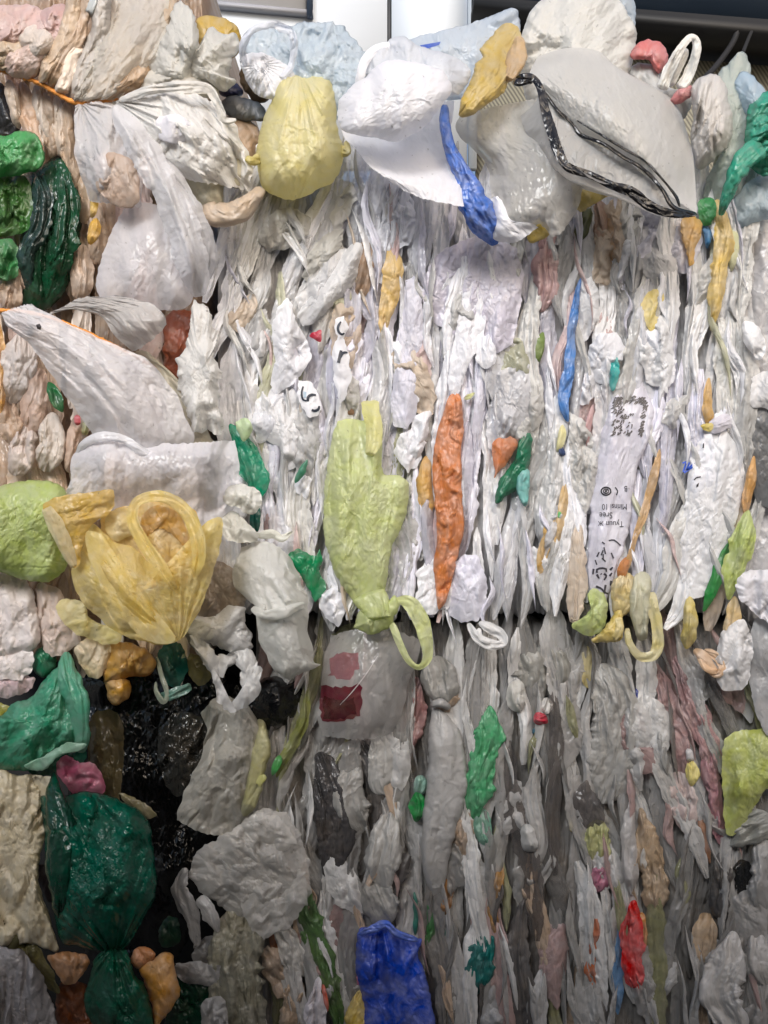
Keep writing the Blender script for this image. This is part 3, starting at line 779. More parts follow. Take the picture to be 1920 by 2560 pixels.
# --- grey translucent bag with the black edging (hero)
r_ = root('carrier_bag', 'large smooth grey bag with black edging round its open mouth', BAG, 1530, 340, 0.14, lm='black edged grey bag')
gb = film((206, 205, 203), trans=0.4, rough=0.3, bump=0.25, stain=0.02, clear=0.14, fine=0.6)
# back wall of the bag (upper, large), its lower rim is the thin black line
back = [(1334, 196, .125), (1352, 220, .125), (1368, 240, .125), (1397, 278, .13), (1431, 308, .135), (1452, 337, .14), (1507, 359, .15), (1557, 392, .155), (1612, 426, .155), (1655, 473, .15), (1684, 518, .145), (1742, 536, .135)]
sheet('back_wall', [[(1345, 140, .06), (1420, 120, .07), (1500, 130, .07), (1560, 190, .05), (1620, 210, .02)], [(1325, 180, .1), (1420, 160, .12), (1520, 180, .12), (1620, 215, .09), (1690, 260, .04)], [(1330, 194, .122), (1420, 230, .15), (1540, 270, .17), (1650, 320, .14), (1728, 370, .06)],
                    [(1350, 215, .125), (1440, 290, .15), (1560, 350, .175), (1660, 410, .155), (1738, 450, .09)], [(1352, 220, .125), (1397, 278, .13), (1452, 337, .14), (1557, 392, .155), (1655, 473, .15), (1742, 534, .135)]], gb, amp=9, sx=70, sy=120, parent=r_, jag=0, lat=0, sharp=1.2)
front = [(1290, 199, .13), (1312, 192, .135), (1334, 196, .13), (1351, 222, .135), (1363, 274, .145), (1380, 329, .155), (1397, 380, .16), (1420, 418, .165), (1473, 437, .17), (1532, 464, .17), (1579, 480, .17), (1625, 515, .165), (1680, 534, .155), (1743, 537, .14)]
sheet('front_wall', [[(1352, 222, .133), (1366, 274, .143), (1400, 380, .158), (1475, 440, .168), (1579, 482, .168), (1680, 536, .153), (1742, 538, .138)], [(1335, 260, .12), (1350, 320, .125), (1390, 420, .135), (1465, 462, .14), (1560, 498, .14), (1650, 540, .13), (1725, 542, .12)], [(1300, 290, .09), (1320, 340, .09), (1380, 430, .09), (1450, 470, .09), (1550, 500, .09), (1640, 536, .09), (1715, 540, .1)]], gb, amp=4, sx=50, sy=40, parent=r_, jag=0, lat=0)
sheet('inner_film', [[(1352, 222, .126), (1368, 242, .126), (1397, 280, .13), (1452, 339, .137), (1557, 394, .15), (1655, 475, .147), (1740, 535, .134)], [(1354, 240, .124), (1372, 280, .13), (1405, 340, .138), (1460, 390, .146), (1560, 430, .15), (1655, 500, .144), (1738, 536, .132)], [(1363, 274, .135), (1380, 329, .14), (1402, 385, .145), (1475, 437, .15), (1579, 480, .15), (1680, 533, .143), (1740, 537, .134)]],
      film((184, 184, 184), trans=0.45, rough=0.3, stain=0.02), amp=3, sx=40, sy=40, parent=r_, jag=0, lat=0)
blk = film((20, 19, 22), trans=0.02, rough=0.22, bump=0.7, stain=0.0)
strip('front_edging', front, [9, 9, 9, 10, 12, 13, 13, 11, 10, 11, 13, 13, 10, 5], blk, bulge=1, flat=True, amp=3, sx=8, sy=24, jit=0.1, ends=0.03, parent=r_, lat=1)
strip('back_edging', [(x, y, z + 0.006) for x, y, z in back], [4, 4, 4, 4, 5, 5, 5, 5, 5, 5, 6, 5], blk, bulge=2, amp=1, tuck=1, jit=0.1, ends=0.02, parent=r_, lat=0.5)
strip('back_edging', [(1440, 300, .152), (1507, 340, .164), (1560, 372, .17), (1614, 404, .17), (1662, 455, .165), (1690, 492, .158), (1700, 518, .15)], [2, 3, 3, 3, 3, 4, 3], blk, bulge=1, amp=1, tuck=1, ends=0.02, parent=r_, lat=0.5)
strip('rolled_end', [(1284, 200, .125), (1296, 205, .13), (1318, 200, .128), (1334, 204, .12)], [9, 11, 11, 8], blk, bulge=7, amp=4, sx=8, sy=14, parent=r_, lat=1)

# --- red, white loop and lumps at the right end of the bale top
blob('plastic_bag', [(1575, 140), (1590, 112), (1622, 98), (1655, 112), (1672, 140), (1660, 170), (1640, 184), (1625, 150), (1600, 152)], film((206, 106, 104), trans=0.3, stain=0.05), c=(1632, 135), d=0.02, H=22, amp=9, sx=14, sy=24, back=18, edge=5,
     label='salmon red bag poking out on the bale top beside the white loop', cat=BAG, lm='salmon red bag')
r_ = root('plastic_bag', 'white bag with tall pleated handle loop rising from the bale top', BAG, 1690, 170, 0.04, lm='pleated white loop')
strip('handle', [(1655, 225, .05), (1672, 180, .06), (1700, 125, .07), (1722, 96, .07), (1738, 100, .06), (1740, 130, .055), (1725, 180, .05), (1700, 225, .05)], [16, 15, 12, 10, 11, 12, 14, 16], film((226, 225, 220), trans=0.3, stain=0.02), bulge=2, flat=True, amp=12, sx=5, sy=80, parent=r_, ends=0.04, lat=1)
strip('handle_core', [(1672, 215, .045), (1696, 165, .05), (1718, 122, .05)], [13, 13, 8], film((214, 212, 206), trans=0.3), bulge=2, flat=True, amp=11, sx=5, sy=70, parent=r_, lat=1)
blob('body', [(1572, 175), (1600, 158), (1640, 165), (1660, 205), (1690, 225), (1720, 225), (1730, 260), (1700, 300), (1640, 260), (1590, 215)], film((210, 209, 206), trans=0.3), d=0.0, H=24, amp=10, sx=16, sy=30, back=20, parent=r_)
blob('plastic_bag', [(1675, 250), (1690, 228), (1715, 212), (1730, 218), (1722, 245), (1695, 262)], film((196, 116, 116), trans=0.3, stain=0.15), d=0.045, H=12, amp=5, sx=10, sy=20, label='small dusty red scrap under the pleated white loop', cat=BAG)
blob('plastic_bag', [(1726, 222), (1750, 195), (1785, 185), (1812, 205), (1822, 260), (1834, 310), (1822, 360), (1790, 395), (1755, 425), (1735, 400), (1728, 340), (1735, 290)], film((204, 200, 196), trans=0.25, stain=0.08), d=0.05, H=48, amp=17, sx=12, sy=90, ang=8, back=30, sharp=1.2,
     label='off white crumpled bag hanging at the bale corner near the teal bag', cat=BAG, lm='off white corner bag')
blob('plastic_bag', [(1795, 200), (1820, 160), (1850, 128), (1868, 140), (1880, 200), (1892, 290), (1880, 400), (1850, 480), (1800, 520), (1760, 500), (1770, 440), (1820, 380)], film((204, 212, 206), clear=0.25, trans=0.4, rough=0.25, stain=0.05), d=0.0, H=36, amp=14, sx=22, sy=90, back=30, edge=8,
     label='tall milky film bag rising behind the off white corner bag', cat=BAG, lm='tall milky film bag')
blob('plastic_bag', [(1838, 210), (1855, 180), (1885, 190), (1915, 230), (1960, 260), (1960, 320), (1880, 300), (1850, 260)], film((188, 204, 218), clear=0.25, trans=0.4, rough=0.2, stain=0.0), d=0.025, H=24, amp=12, sx=18, sy=40, back=20,
     label='pale blue clear film above the teal bag', cat=BAG)
r_ = root('plastic_bag', 'bright teal green bag sweeping down along the corner of the bale', BAG, 1880, 380, 0.06, lm='bright teal bag')
te = film((36, 160, 128), trans=0.35, rough=0.25, bump=0.7, stain=0.02)
blob('body', [(1868, 280), (1890, 246), (1940, 225), (2010, 250), (2010, 420), (1930, 440), (1885, 430), (1862, 380)], te, d=0.04, H=40, amp=22, sx=16, sy=50, ang=60, back=20, sharp=1.3, parent=r_)
strip('tail', [(1905, 360, .075), (1862, 400, .08), (1832, 450, .075), (1812, 500, .06), (1802, 540, .04)], [30, 28, 22, 16, 8], te, bulge=12, amp=10, sx=8, sy=80, parent=r_)
blob('plastic_bag', [(1822, 520), (1845, 480), (1880, 450), (1920, 430), (1960, 440), (1960, 520), (1880, 560), (1835, 575)], film((196, 212, 222), clear=0.25, trans=0.4, rough=0.2, stain=0), d=0.0, H=26, amp=12, sx=20, sy=50, edge=6, label='clear pale blue film just below the bright teal bag', cat=BAG)

# ================================================================== left bale: top
def lsheet(label, rows, mat, lm=None, **kw):
    return sheet('film_sheet', rows, mat, label=label, cat=BAG, lm=lm, **kw)
twine_m = plain('orange_twine', (214, 140, 62), 0.7, noise=0.25, scale=60)
tube('twine', [(-60, 160, .03), (0, 176, .05), (45, 190, .06), (95, 207, .065), (140, 232, .07), (190, 258, .075), (235, 254, .06), (285, 246, .05), (335, 232, .04)], [3.6, 3.4, 3.4, 3.6, 4, 4.2, 4.5, 4, 3], twine_m, twist=30, lumps=0.5, label='orange twine tied tight across the top of the beige bale', cat='twine')
LM.append(('upper orange twine', 150, 225))
tube('twine', [(-40, 770, .03), (0, 776, .045), (60, 780, .05), (140, 800, .055), (230, 838, .05), (320, 882, .045), (400, 925, .03), (450, 965, .0)], [3.8, 3.8, 3.6, 3.8, 4, 3.6, 3.2, 3], twine_m, twist=24, lumps=0.5, label='orange twine running down behind the white pointed bag', cat='twine')
LM.append(('lower orange twine', 260, 850))
_kn = [('dusty pink sheet bulging over the top corner of the beige bale', [(-60, 30), (40, 10), (110, 25), (150, 60), (120, 100), (60, 110), (0, 130), (-60, 120)], PK, .05, 26),
       ('dusty pink wrinkled film folded beside the tall beige folds', [(90, 40), (150, 10), (185, 30), (200, 70), (175, 120), (130, 130), (95, 90)], (190, 160, 156), .05, 24),
       ('tan lump of film above the upper twine near the frame edge', [(-60, 110), (20, 95), (70, 110), (60, 160), (10, 175), (-60, 170)], (198, 172, 142), .055, 26),
       ('pale pink puff pinched above the upper orange twine', [(8, 140), (50, 105), (90, 90), (120, 130), (105, 180), (70, 200), (15, 182)], (206, 182, 172), .06, 26),
       ('white grey puff with pink shade between folds above the twine', [(48, 80), (80, 62), (120, 75), (140, 110), (120, 150), (85, 160), (55, 120)], (208, 198, 190), .065, 24)]
for lb, ol, c_, d_, h_ in _kn:
    blob('plastic_bag', ol, film(c_, trans=0.2, stain=0.2), d=d_, H=h_, amp=12, sx=14, sy=34, ang=30, label=lb, cat=BAG)
# folds fanning up from the twine
_fan = [([(100, 205), (135, 150), (170, 90), (185, 20), (190, -60)], [14, 26, 30, 24, 20], (196, 174, 150), 'tall beige fold of bag rising steeply from the upper twine'),
        ([(122, 222), (150, 175), (180, 120), (205, 60), (215, -40)], [10, 20, 22, 18, 16], (182, 152, 124), 'narrow tan fold rising beside the tall beige fold'),
        ([(150, 238), (165, 195), (175, 150), (200, 110)], [14, 24, 28, 18], (228, 214, 200), 'white pleated fold pinched just above the upper twine'),
        ([(178, 250), (200, 195), (225, 140), (250, 70), (258, -40)], [10, 22, 30, 24, 20], (190, 184, 178), 'grey fold of film rising from the middle of the twine'),
        ([(215, 40), (235, 0), (240, -60)], [16, 22, 22], (200, 206, 208), 'pale grey fold at the top of the beige bale')]
for pth, w_, c_, lb in _fan:
    strip('plastic_bag', pth, w_, film(c_, trans=0.2, stain=0.15), d=0.07, bulge=18, amp=9, sx=10, sy=70, label=lb, cat=BAG)
lsheet('translucent grey film fanning upward from the knot of the orange twine', [[(300, -60, .03), (350, -60, .04), (420, -40, .03)], [(250, 60, .06), (330, 50, .08), (420, 60, .05)], [(205, 160, .08), (290, 150, .1), (390, 140, .07)], [(185, 240, .08), (240, 235, .1), (330, 210, .08)], [(190, 256, .08), (240, 252, .085), (300, 246, .08)]],
       film((216, 213, 206), clear=0.3, trans=0.4, stain=0.08), amp=14, sx=18, sy=90, gather=[(200, 262, 26, 14, 200)], lm='fanning grey film')
lsheet('tan film pinned flat under the knot of the upper twine', [[(300, 120, .06), (350, 110, .06), (390, 130, .05)], [(270, 170, .075), (330, 180, .085), (390, 190, .06)], [(225, 225, .08), (290, 225, .09), (360, 215, .06)], [(210, 256, .075), (270, 250, .08), (330, 238, .06)]], film((196, 160, 122), trans=0.25, clear=0.1, stain=0.25), amp=10, sx=14, sy=60)
blob('plastic_bag', [(325, 60), (345, -20), (380, -60), (430, -40), (430, 40), (410, 110), (360, 130), (330, 110)], film((202, 182, 180), trans=0.3, stain=0.15), d=0.02, H=28, amp=12, sx=16, sy=50, back=20, label='dusty pink film behind the white peak on the beige bale', cat=BAG, lm='dusty pink film')
blob('plastic_bag', [(400, 10), (440, -10), (440, 60), (420, 120), (395, 90)], film((186, 160, 130), trans=0.25, stain=0.25), d=0.03, H=18, amp=10, sx=12, sy=40, label='thin tan film strip beside the white peak', cat=BAG)
blob('plastic_bag', [(372, 215), (380, 150), (400, 100), (425, 50), (442, 4), (462, 8), (484, 40), (494, 90), (498, 112), (515, 90), (532, 70), (560, 85), (588, 86), (596, 118), (580, 150), (575, 190), (592, 205), (556, 225), (525, 205), (490, 225), (430, 222)],
     film((218, 217, 212), trans=0.38, stain=0.06, rough=0.42), c=(470, 165), d=0.05, H=52, amp=22, sx=30, sy=60, ang=-15, back=40, edge=14, sharp=1.3, jag=4, label='white bag peaked like a tent on the beige bale', cat=BAG, lm='tent shaped white bag')
blob('plastic_bag', [(350, 190), (400, 170), (470, 185), (530, 205), (545, 240), (480, 250), (400, 245), (352, 232)], film((206, 203, 196), trans=0.3, stain=0.1), d=0.06, H=28, amp=12, sx=14, sy=50, ang=75, label='pleated white film gathered under the tent shaped white bag', cat=BAG)
# dark pocket between the two bales; the brown film stands in for its shade
for ol, c_, d_, lb in (([(545, 215), (580, 205), (606, 222), (600, 242), (556, 240)], (40, 44, 84), -0.01, 'small navy blue scrap in the dark pocket beside the pale yellow bag'),
                       ([(555, 250), (600, 240), (655, 262), (660, 300), (600, 300), (560, 280)], (108, 114, 122), 0.0, 'slate grey film lying in the pocket beside the pale yellow bag'),
                       ([(600, 180), (640, 150), (680, 180), (690, 230), (650, 260), (610, 230)], (92, 74, 52), -0.05, 'brown film put in for the dark hole above the pale yellow bag'),
                       ([(560, 300), (610, 290), (650, 330), (640, 400), (600, 420), (560, 370)], (160, 128, 98), -0.01, 'brown beige film rolled beside the pale yellow bag')):
    blob('plastic_bag', ol, film(c_, trans=0.15, stain=0.1), d=d_, H=22, amp=9, sx=14, sy=30, back=18, label=lb, cat=BAG)

# --- white handled bag over the corner (hero)
r_ = root('carrier_bag', 'big crumpled off white bag tied at the twine and spread over the corner', BAG, 430, 360, 0.1, lm='spread off white bag')
wb = film((240, 239, 237), trans=0.3, stain=0.05, rough=0.32, clear=0.08)
sheet('body', [[(275, 262, .08), (330, 235, .1), (400, 230, .11), (500, 240, .09), (560, 280, .06)], [(290, 285, .1), (370, 275, .125), (450, 270, .13), (530, 300, .11), (600, 340, .07)], [(330, 320, .11), (420, 330, .14), (490, 340, .145), (560, 360, .11), (625, 400, .07)],
               [(370, 370, .1), (440, 400, .13), (500, 420, .13), (570, 420, .1), (630, 450, .07)], [(420, 420, .08), (470, 450, .1), (530, 460, .1), (590, 470, .08), (630, 480, .06)]], wb, amp=18, sx=24, sy=70, parent=r_, gather=[(290, 250, 26, 16, 230)], sharp=1.3, jag=5)
strip('handle', [(300, 250, .11), (380, 225, .13), (470, 216, .13), (520, 222, .125), (545, 260, .12), (560, 300, .11), (590, 300, .1)], [9, 13, 15, 14, 11, 12, 8], film((224, 222, 218), trans=0.3, stain=0.04), bulge=2, flat=True, amp=9, sx=7, sy=70, parent=r_, lat=1)
blob('bright_patch', [(390, 300), (430, 285), (470, 300), (478, 340), (440, 360), (400, 345)], film((232, 231, 238), trans=0.3, stain=0), d=0.142, H=10, amp=6, sx=14, sy=20, parent=r_, edge=5)
r_ = root('plastic_bag', 'cream and olive rolled bag under the spread off white bag', BAG, 560, 470, 0.08, lm='cream rolled bag')
blob('body', [(470, 420), (510, 390), (560, 385), (610, 400), (625, 440), (600, 470), (560, 470), (560, 540), (500, 545), (475, 500)], film((198, 192, 168), trans=0.25, stain=0.15), c=(535, 450), d=0.05, H=34, amp=14, sx=20, sy=40, ang=-40, back=30, parent=r_)
strip('roll', [(500, 510, .06), (540, 535, .08), (590, 530, .085), (625, 505, .08), (655, 470, .075)], [24, 30, 30, 24, 16], film((206, 186, 164), trans=0.25, stain=0.15), bulge=24, amp=8, sx=14, sy=50, parent=r_)
# --- long translucent drape
r_ = root('plastic_bag', 'long milky film draped from the twine knot down the beige bale', BAG, 340, 560, 0.1, lm='long milky drape')
ml = film((236, 236, 240), clear=0.4, trans=0.32, rough=0.24, stain=0.03)
sheet('upper_drape', [[(188, 262, .08), (240, 256, .09), (290, 262, .08)], [(185, 330, .09), (250, 330, .11), (330, 335, .09)], [(192, 400, .1), (260, 400, .125), (350, 410, .1)], [(205, 450, .09), (270, 460, .12), (355, 470, .1)], [(225, 500, .07), (280, 510, .1), (350, 520, .08)]], ml, amp=12, sx=26, sy=110, parent=r_, gather=[(200, 255, 20, 10, 200)])
strip('long_fold', [(285, 265, .1), (330, 330, .13), (380, 410, .14), (420, 490, .14), (455, 570, .13), (480, 650, .12), (500, 740, .09)], [18, 34, 38, 36, 42, 44, 26], ml, bulge=14, flat=True, amp=9, sx=12, sy=160, parent=r_)
strip('long_fold', [(330, 320, .1), (400, 400, .12), (460, 480, .12), (500, 560, .115), (525, 640, .1), (520, 700, .08)], [10, 18, 22, 22, 20, 12], film((226, 226, 230), clear=0.25, trans=0.42, rough=0.24, stain=0.03), bulge=8, flat=True, amp=6, sx=8, sy=160, parent=r_)
blob('lower_pouch', [(290, 560), (320, 515), (380, 510), (430, 540), (465, 600), (480, 680), (478, 760), (420, 775), (340, 770), (270, 760), (240, 720), (255, 640)], film((240, 239, 244), clear=0.36, trans=0.32, rough=0.22, stain=0.03, bump=0.4, fine=.8), d=0.07, H=36, flat=True, amp=9, sx=36, sy=140, ang=8, parent=r_)
blob('plastic_bag', [(240, 395), (270, 380), (330, 400), (350, 470), (330, 520), (270, 500), (240, 460)], film((198, 176, 160), trans=0.3, clear=0.1, stain=0.2), d=0.118, H=10, amp=8, sx=14, sy=40, label='pinkish film showing on the long milky drape', cat=BAG)
# --- clear fan shaped bag
sheet('plastic_bag', [[(110, 790, .05), (160, 765, .055), (200, 745, .06), (260, 740, .06)], [(180, 775, .07), (230, 760, .085), (300, 740, .09)], [(250, 790, .08), (310, 780, .11), (380, 760, .1)], [(280, 830, .08), (350, 815, .12), (412, 790, .11)], [(330, 880, .06), (380, 850, .1), (415, 810, .09)]],
      film((206, 204, 202), clear=0.2, trans=0.38, rough=0.2, stain=0.06, bump=0.7), amp=10, sx=7, sy=120, gather=[(90, 800, 40, 8, 300)], label='clear fan folded bag spreading above the white pointed bag', cat=BAG, lm='clear fan folded bag')
strip('plastic_bag', [(470, 770, .0), (452, 830, .02), (450, 900, .02), (420, 950, .01)], [34, 44, 40, 20], film((150, 70, 34), trans=0.3, stain=0.2), bulge=14, amp=12, sx=12, sy=40, label='rust red film in the gap beside the white frayed sheet', cat=BAG, lm='rust red film')
sheet('film_sheet', [[(330, 880, .03), (370, 880, .05), (410, 930, .02)], [(400, 930, .04), (450, 960, .05), (490, 1000, .03)], [(420, 1040, .05), (470, 1060, .06), (520, 1080, .04)], [(400, 1110, .05), (470, 1110, .06), (540, 1110, .04)]], film((190, 184, 164), clear=0.15, trans=0.35, stain=0.15), amp=12, sx=30, sy=60, label='dull beige film stretched beside the white pointed bag', cat=BAG)
# --- white pointed bag (hero)
r_ = root('plastic_bag', 'white milky bag with a pointed holed tip slanting down the beige bale', BAG, 260, 930, 0.12, lm='white pointed bag')
wp_ = film((236, 235, 239), clear=0.3, trans=0.3, rough=0.24, stain=0.02, bump=0.4, fine=0.8)
wpb = sheet('body', [[(4, 784, .13), (40, 768, .135), (76, 760, .13)], [(20, 815, .13), (75, 800, .15), (125, 785, .13)], [(62, 850, .125), (130, 840, .16), (205, 825, .13)], [(115, 915, .12), (200, 900, .165), (300, 868, .13)], [(165, 990, .11), (260, 970, .17), (375, 905, .13)], [(210, 1050, .1), (310, 1030, .165), (435, 980, .11)], [(235, 1095, .09), (350, 1090, .15), (480, 1080, .1)], [(260, 1130, .07), (360, 1130, .13), (480, 1120, .09)]],
      wp_, amp=14, sx=22, sy=160, parent=r_, gather=[(-60, 740, 30, 5, 500)], lat=2)
ink_poly('hole', wpb, [(90, 812), (99, 809), (104, 817), (101, 825), (93, 822)], film((58, 52, 50), trans=0, stain=0), lift=0.8, n=5)
# --- white frayed sheet
blob('film_sheet', [(484, 752), (505, 758), (520, 768), (538, 820), (544, 848), (530, 875), (548, 915), (552, 960), (545, 1000), (562, 1065), (540, 1085), (512, 1078), (488, 1085), (470, 1040), (450, 970), (438, 925), (448, 890), (466, 862), (470, 830), (478, 790)], film((226, 225, 222), trans=0.4, stain=0.03),
     c=(503, 930), d=0.07, H=34, amp=20, sx=26, sy=50, edge=18, edgew=24, sharp=1.5, jag=6, res=1.3, label='white frayed sheet hanging at the corner of the two bales', cat=BAG, lm='white frayed sheet')
# --- clear white bag above the yellow carrier bag
r_ = root('plastic_bag', 'clear white bag bulging above the yellow carrier bag', BAG, 380, 1180, 0.12, lm='clear white bag')
sheet('body', [[(195, 1120, .1), (250, 1092, .13), (330, 1100, .13), (430, 1108, .12), (520, 1105, .1), (590, 1100, .06)], [(180, 1150, .11), (250, 1130, .155), (350, 1140, .15), (450, 1140, .14), (540, 1140, .12), (600, 1150, .08)], [(172, 1200, .1), (250, 1190, .155), (350, 1195, .145), (450, 1190, .14), (540, 1190, .12), (600, 1200, .07)], [(160, 1260, .08), (250, 1260, .12), (350, 1250, .11), (450, 1260, .115), (540, 1270, .1), (590, 1250, .06)], [(170, 1300, .06), (260, 1300, .1), (350, 1290, .1), (450, 1320, .1), (540, 1330, .08), (570, 1300, .05)]],
      film((242, 241, 246), clear=0.42, trans=0.32, rough=0.13, stain=0.02, bump=0.5, fine=0.7), amp=18, sx=44, sy=60, sharp=1.4, parent=r_)
strip('folded_rim', [(192, 1140, .12), (215, 1105, .14), (260, 1090, .15), (310, 1100, .15), (350, 1125, .15), (400, 1150, .14)], [10, 12, 13, 12, 10, 6], film((232, 232, 236), trans=0.4, clear=.1, rough=0.2, stain=0), bulge=3, flat=True, amp=6, sx=8, sy=50, parent=r_)
# --- lime bag (hero)
blob('tied_bag', [(-80, 1220), (0, 1214), (60, 1203), (105, 1200), (150, 1214), (172, 1250), (185, 1320), (180, 1385), (155, 1435), (110, 1455), (60, 1450), (0, 1432), (-80, 1430)], film((176, 194, 106), trans=0.42, rough=0.3, stain=0.06, bump=0.4), d=0.1, H=60, amp=20, sx=60, sy=80, ang=30, back=50, power=3,
     label='smooth puffed lime green bag beside the yellow carrier bag', cat=BAG, lm='puffed lime bag', gather=[(190, 1420, 16, 8, 120)])
# --- yellow carrier bag (hero)
r_ = root('carrier_bag', 'translucent yellow carrier bag with looped handles over white bags', BAG, 350, 1420, 0.15, lm='yellow carrier bag')
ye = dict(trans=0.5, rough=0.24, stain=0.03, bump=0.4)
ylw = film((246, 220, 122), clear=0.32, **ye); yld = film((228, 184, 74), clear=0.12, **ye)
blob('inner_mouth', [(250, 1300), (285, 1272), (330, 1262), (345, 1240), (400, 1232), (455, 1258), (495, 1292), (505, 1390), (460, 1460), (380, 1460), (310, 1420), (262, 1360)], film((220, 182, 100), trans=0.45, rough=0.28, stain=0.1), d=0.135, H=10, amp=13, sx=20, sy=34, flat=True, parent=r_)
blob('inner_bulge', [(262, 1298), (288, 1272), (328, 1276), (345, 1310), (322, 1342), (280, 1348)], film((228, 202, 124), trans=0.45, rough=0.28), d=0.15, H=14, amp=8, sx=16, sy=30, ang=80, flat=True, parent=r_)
blob('shadowed_lining', [(352, 1300), (380, 1268), (420, 1270), (455, 1300), (470, 1350), (464, 1372), (430, 1335), (395, 1322), (362, 1345)], film((206, 156, 72), trans=.45, rough=.3, stain=.1), c=(412, 1300), d=0.146, H=6, amp=6, sx=14, sy=30, flat=True, parent=r_)  # lining coloured darker ochre for the shade inside the mouth
blob('body', [(205, 1326), (232, 1308), (258, 1330), (290, 1356), (330, 1368), (366, 1398), (405, 1428), (452, 1432), (482, 1412), (497, 1372), (502, 1320), (528, 1300), (558, 1298), (554, 1352), (535, 1426), (510, 1500), (490, 1542), (458, 1590), (420, 1612), (360, 1604), (300, 1585), (240, 1540), (200, 1498), (180, 1440), (190, 1380)],
     ylw, c=(350, 1480), d=0.148, H=30, amp=17, sx=30, sy=240, ang=-28, flat=True, sharp=1.3, parent=r_, gather=[(448, 1612, 26, 10, 240)], res=1.3, jag=1.5)
blob('front_fold', [(214, 1330), (250, 1338), (290, 1392), (345, 1462), (400, 1540), (440, 1598), (405, 1608), (350, 1592), (300, 1530), (255, 1462), (222, 1395)], film((248, 230, 150), clear=0.38, **ye), c=(310, 1465), d=0.174, H=8, amp=7, sx=18, sy=200, ang=-30, flat=True, parent=r_, jag=1)
strip('handle', [(440, 1475, .184), (398, 1412, .19), (358, 1355, .186), (332, 1300, .182), (340, 1258, .18), (382, 1240, .178), (425, 1248, .176), (466, 1280, .176), (490, 1330, .176), (498, 1385, .176), (488, 1445, .176)], [8, 17, 16, 14, 13, 14, 16, 17, 18, 17, 8], film((246, 222, 128), clear=0.3, **ye), bulge=1, flat=True, amp=9, sx=8, sy=110, parent=r_, lat=1, jit=.1, etuck=14, endmin=.6, ends=.06)
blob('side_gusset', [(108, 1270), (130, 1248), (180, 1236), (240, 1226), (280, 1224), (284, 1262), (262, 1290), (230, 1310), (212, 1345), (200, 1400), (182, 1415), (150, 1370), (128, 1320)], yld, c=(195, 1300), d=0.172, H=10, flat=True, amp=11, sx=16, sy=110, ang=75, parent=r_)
strip('side_edge', [(112, 1266, .178), (138, 1310, .182), (165, 1365, .182), (188, 1420, .172)], [12, 22, 20, 8], film((238, 228, 182), clear=0.35, **ye), bulge=3, flat=True, amp=5, sx=7, sy=90, parent=r_, jit=.12, ends=.05, endmin=.6)
blob('tail', [(142, 1520), (165, 1497), (205, 1505), (230, 1550), (290, 1570), (305, 1590), (290, 1612), (230, 1600), (170, 1572)], film((234, 220, 140), trans=0.45, clear=0.25, stain=0.05), c=(215, 1555), d=0.085, H=10, flat=True, amp=10, sx=16, sy=40, ang=60, parent=r_)

# ================================================================== lower part of the left bale and the gap
DS, DO = 1.0, 0.0
def pb(label, ol, rgb, d, H, amp=10, m=None, name='plastic_bag', lm=None, **kw):
    fk = dict(trans=0.28, stain=0.12); fk.update(m or {})
    d = d * DS + DO
    k = dict(sx=16, sy=40, back=6, power=2.6, jag=2.5, edge=0, edgew=20); k.update(kw)
    if H <= 40 and 'flat' not in kw: k.update(flat=True, power=2, back=0)
    return blob(name, ol, film(rgb, **fk), d=d, H=H * .5, amp=amp * 1.4, label=label, cat=BAG, lm=lm, **k)
def ps(label, path, w, rgb, d=0.03, m=None, name='plastic_bag', lm=None, **kw):
    fk = dict(trans=0.28, stain=0.12); fk.update(m or {})
    d = d * DS + DO
    fk.setdefault('iso', False)
    k = dict(bulge=14, amp=9, sx=10, sy=80, jit=.26, endmin=.15, ends=.3); k.update(kw)
    k['bulge'] *= .55; k['amp'] *= 1.4
    if max(w) < 34: k.update(flat=True, bulge=k['bulge'] * .8)
    return strip(name, path, w, film(rgb, **fk), d=d, label=label, cat=BAG, lm=lm, **k)

# green bags on the left
pb('bright green puffed bag at the edge of the beige bale', [(-70, 350), (0, 338), (50, 328), (90, 338), (110, 370), (108, 405), (80, 430), (30, 440), (-70, 436)], (64, 164, 84), .06, 48, 22, lm='bright green bag', sx=22, sy=40, m=dict(rough=.28, trans=.35))
pb('olive green bag squeezed below the bright green bag', [(-70, 430), (10, 435), (65, 445), (82, 500), (78, 560), (50, 585), (-10, 592), (-70, 580)], (62, 112, 52), .04, 36, 24, lm='olive green bag', m=dict(rough=.28, trans=.3))
pb('mid green bag bulging under the olive green bag', [(-70, 585), (-10, 595), (35, 600), (52, 640), (40, 690), (0, 705), (-70, 700)], (72, 142, 86), .05, 36, 20, m=dict(rough=.3, trans=.32))
r_ = root('plastic_bag', 'dark bottle green bag with shiny folds hanging beside the green bags', BAG, 130, 580, 0.03, lm='dark bottle green bag')
dg_ = film((24, 70, 46), trans=0.2, rough=0.24, stain=0.02, bump=0.7)
blob('body', [(60, 440), (100, 420), (135, 395), (165, 400), (190, 440), (205, 510), (200, 590), (190, 660), (170, 720), (120, 775), (60, 770), (45, 690), (50, 590)], dg_, d=0.01, H=40, amp=20, sx=18, sy=120, parent=r_, sharp=1.3, back=20)
strip('fold', [(150, 400, .05), (165, 480, .06), (168, 560, .06), (150, 650, .05), (110, 760, .03)], [14, 28, 32, 34, 22], dg_, bulge=5, flat=True, amp=20, sx=9, sy=70, jit=.35, parent=r_, ends=.3)
strip('fold', [(95, 440, .05), (110, 500, .06), (98, 570, .055), (70, 640, .05), (75, 740, .03)], [20, 28, 26, 24, 22], film((40, 62, 58), trans=0.2, rough=0.22, stain=0.02), bulge=5, flat=True, amp=20, sx=9, sy=70, jit=.35, parent=r_, ends=.3)
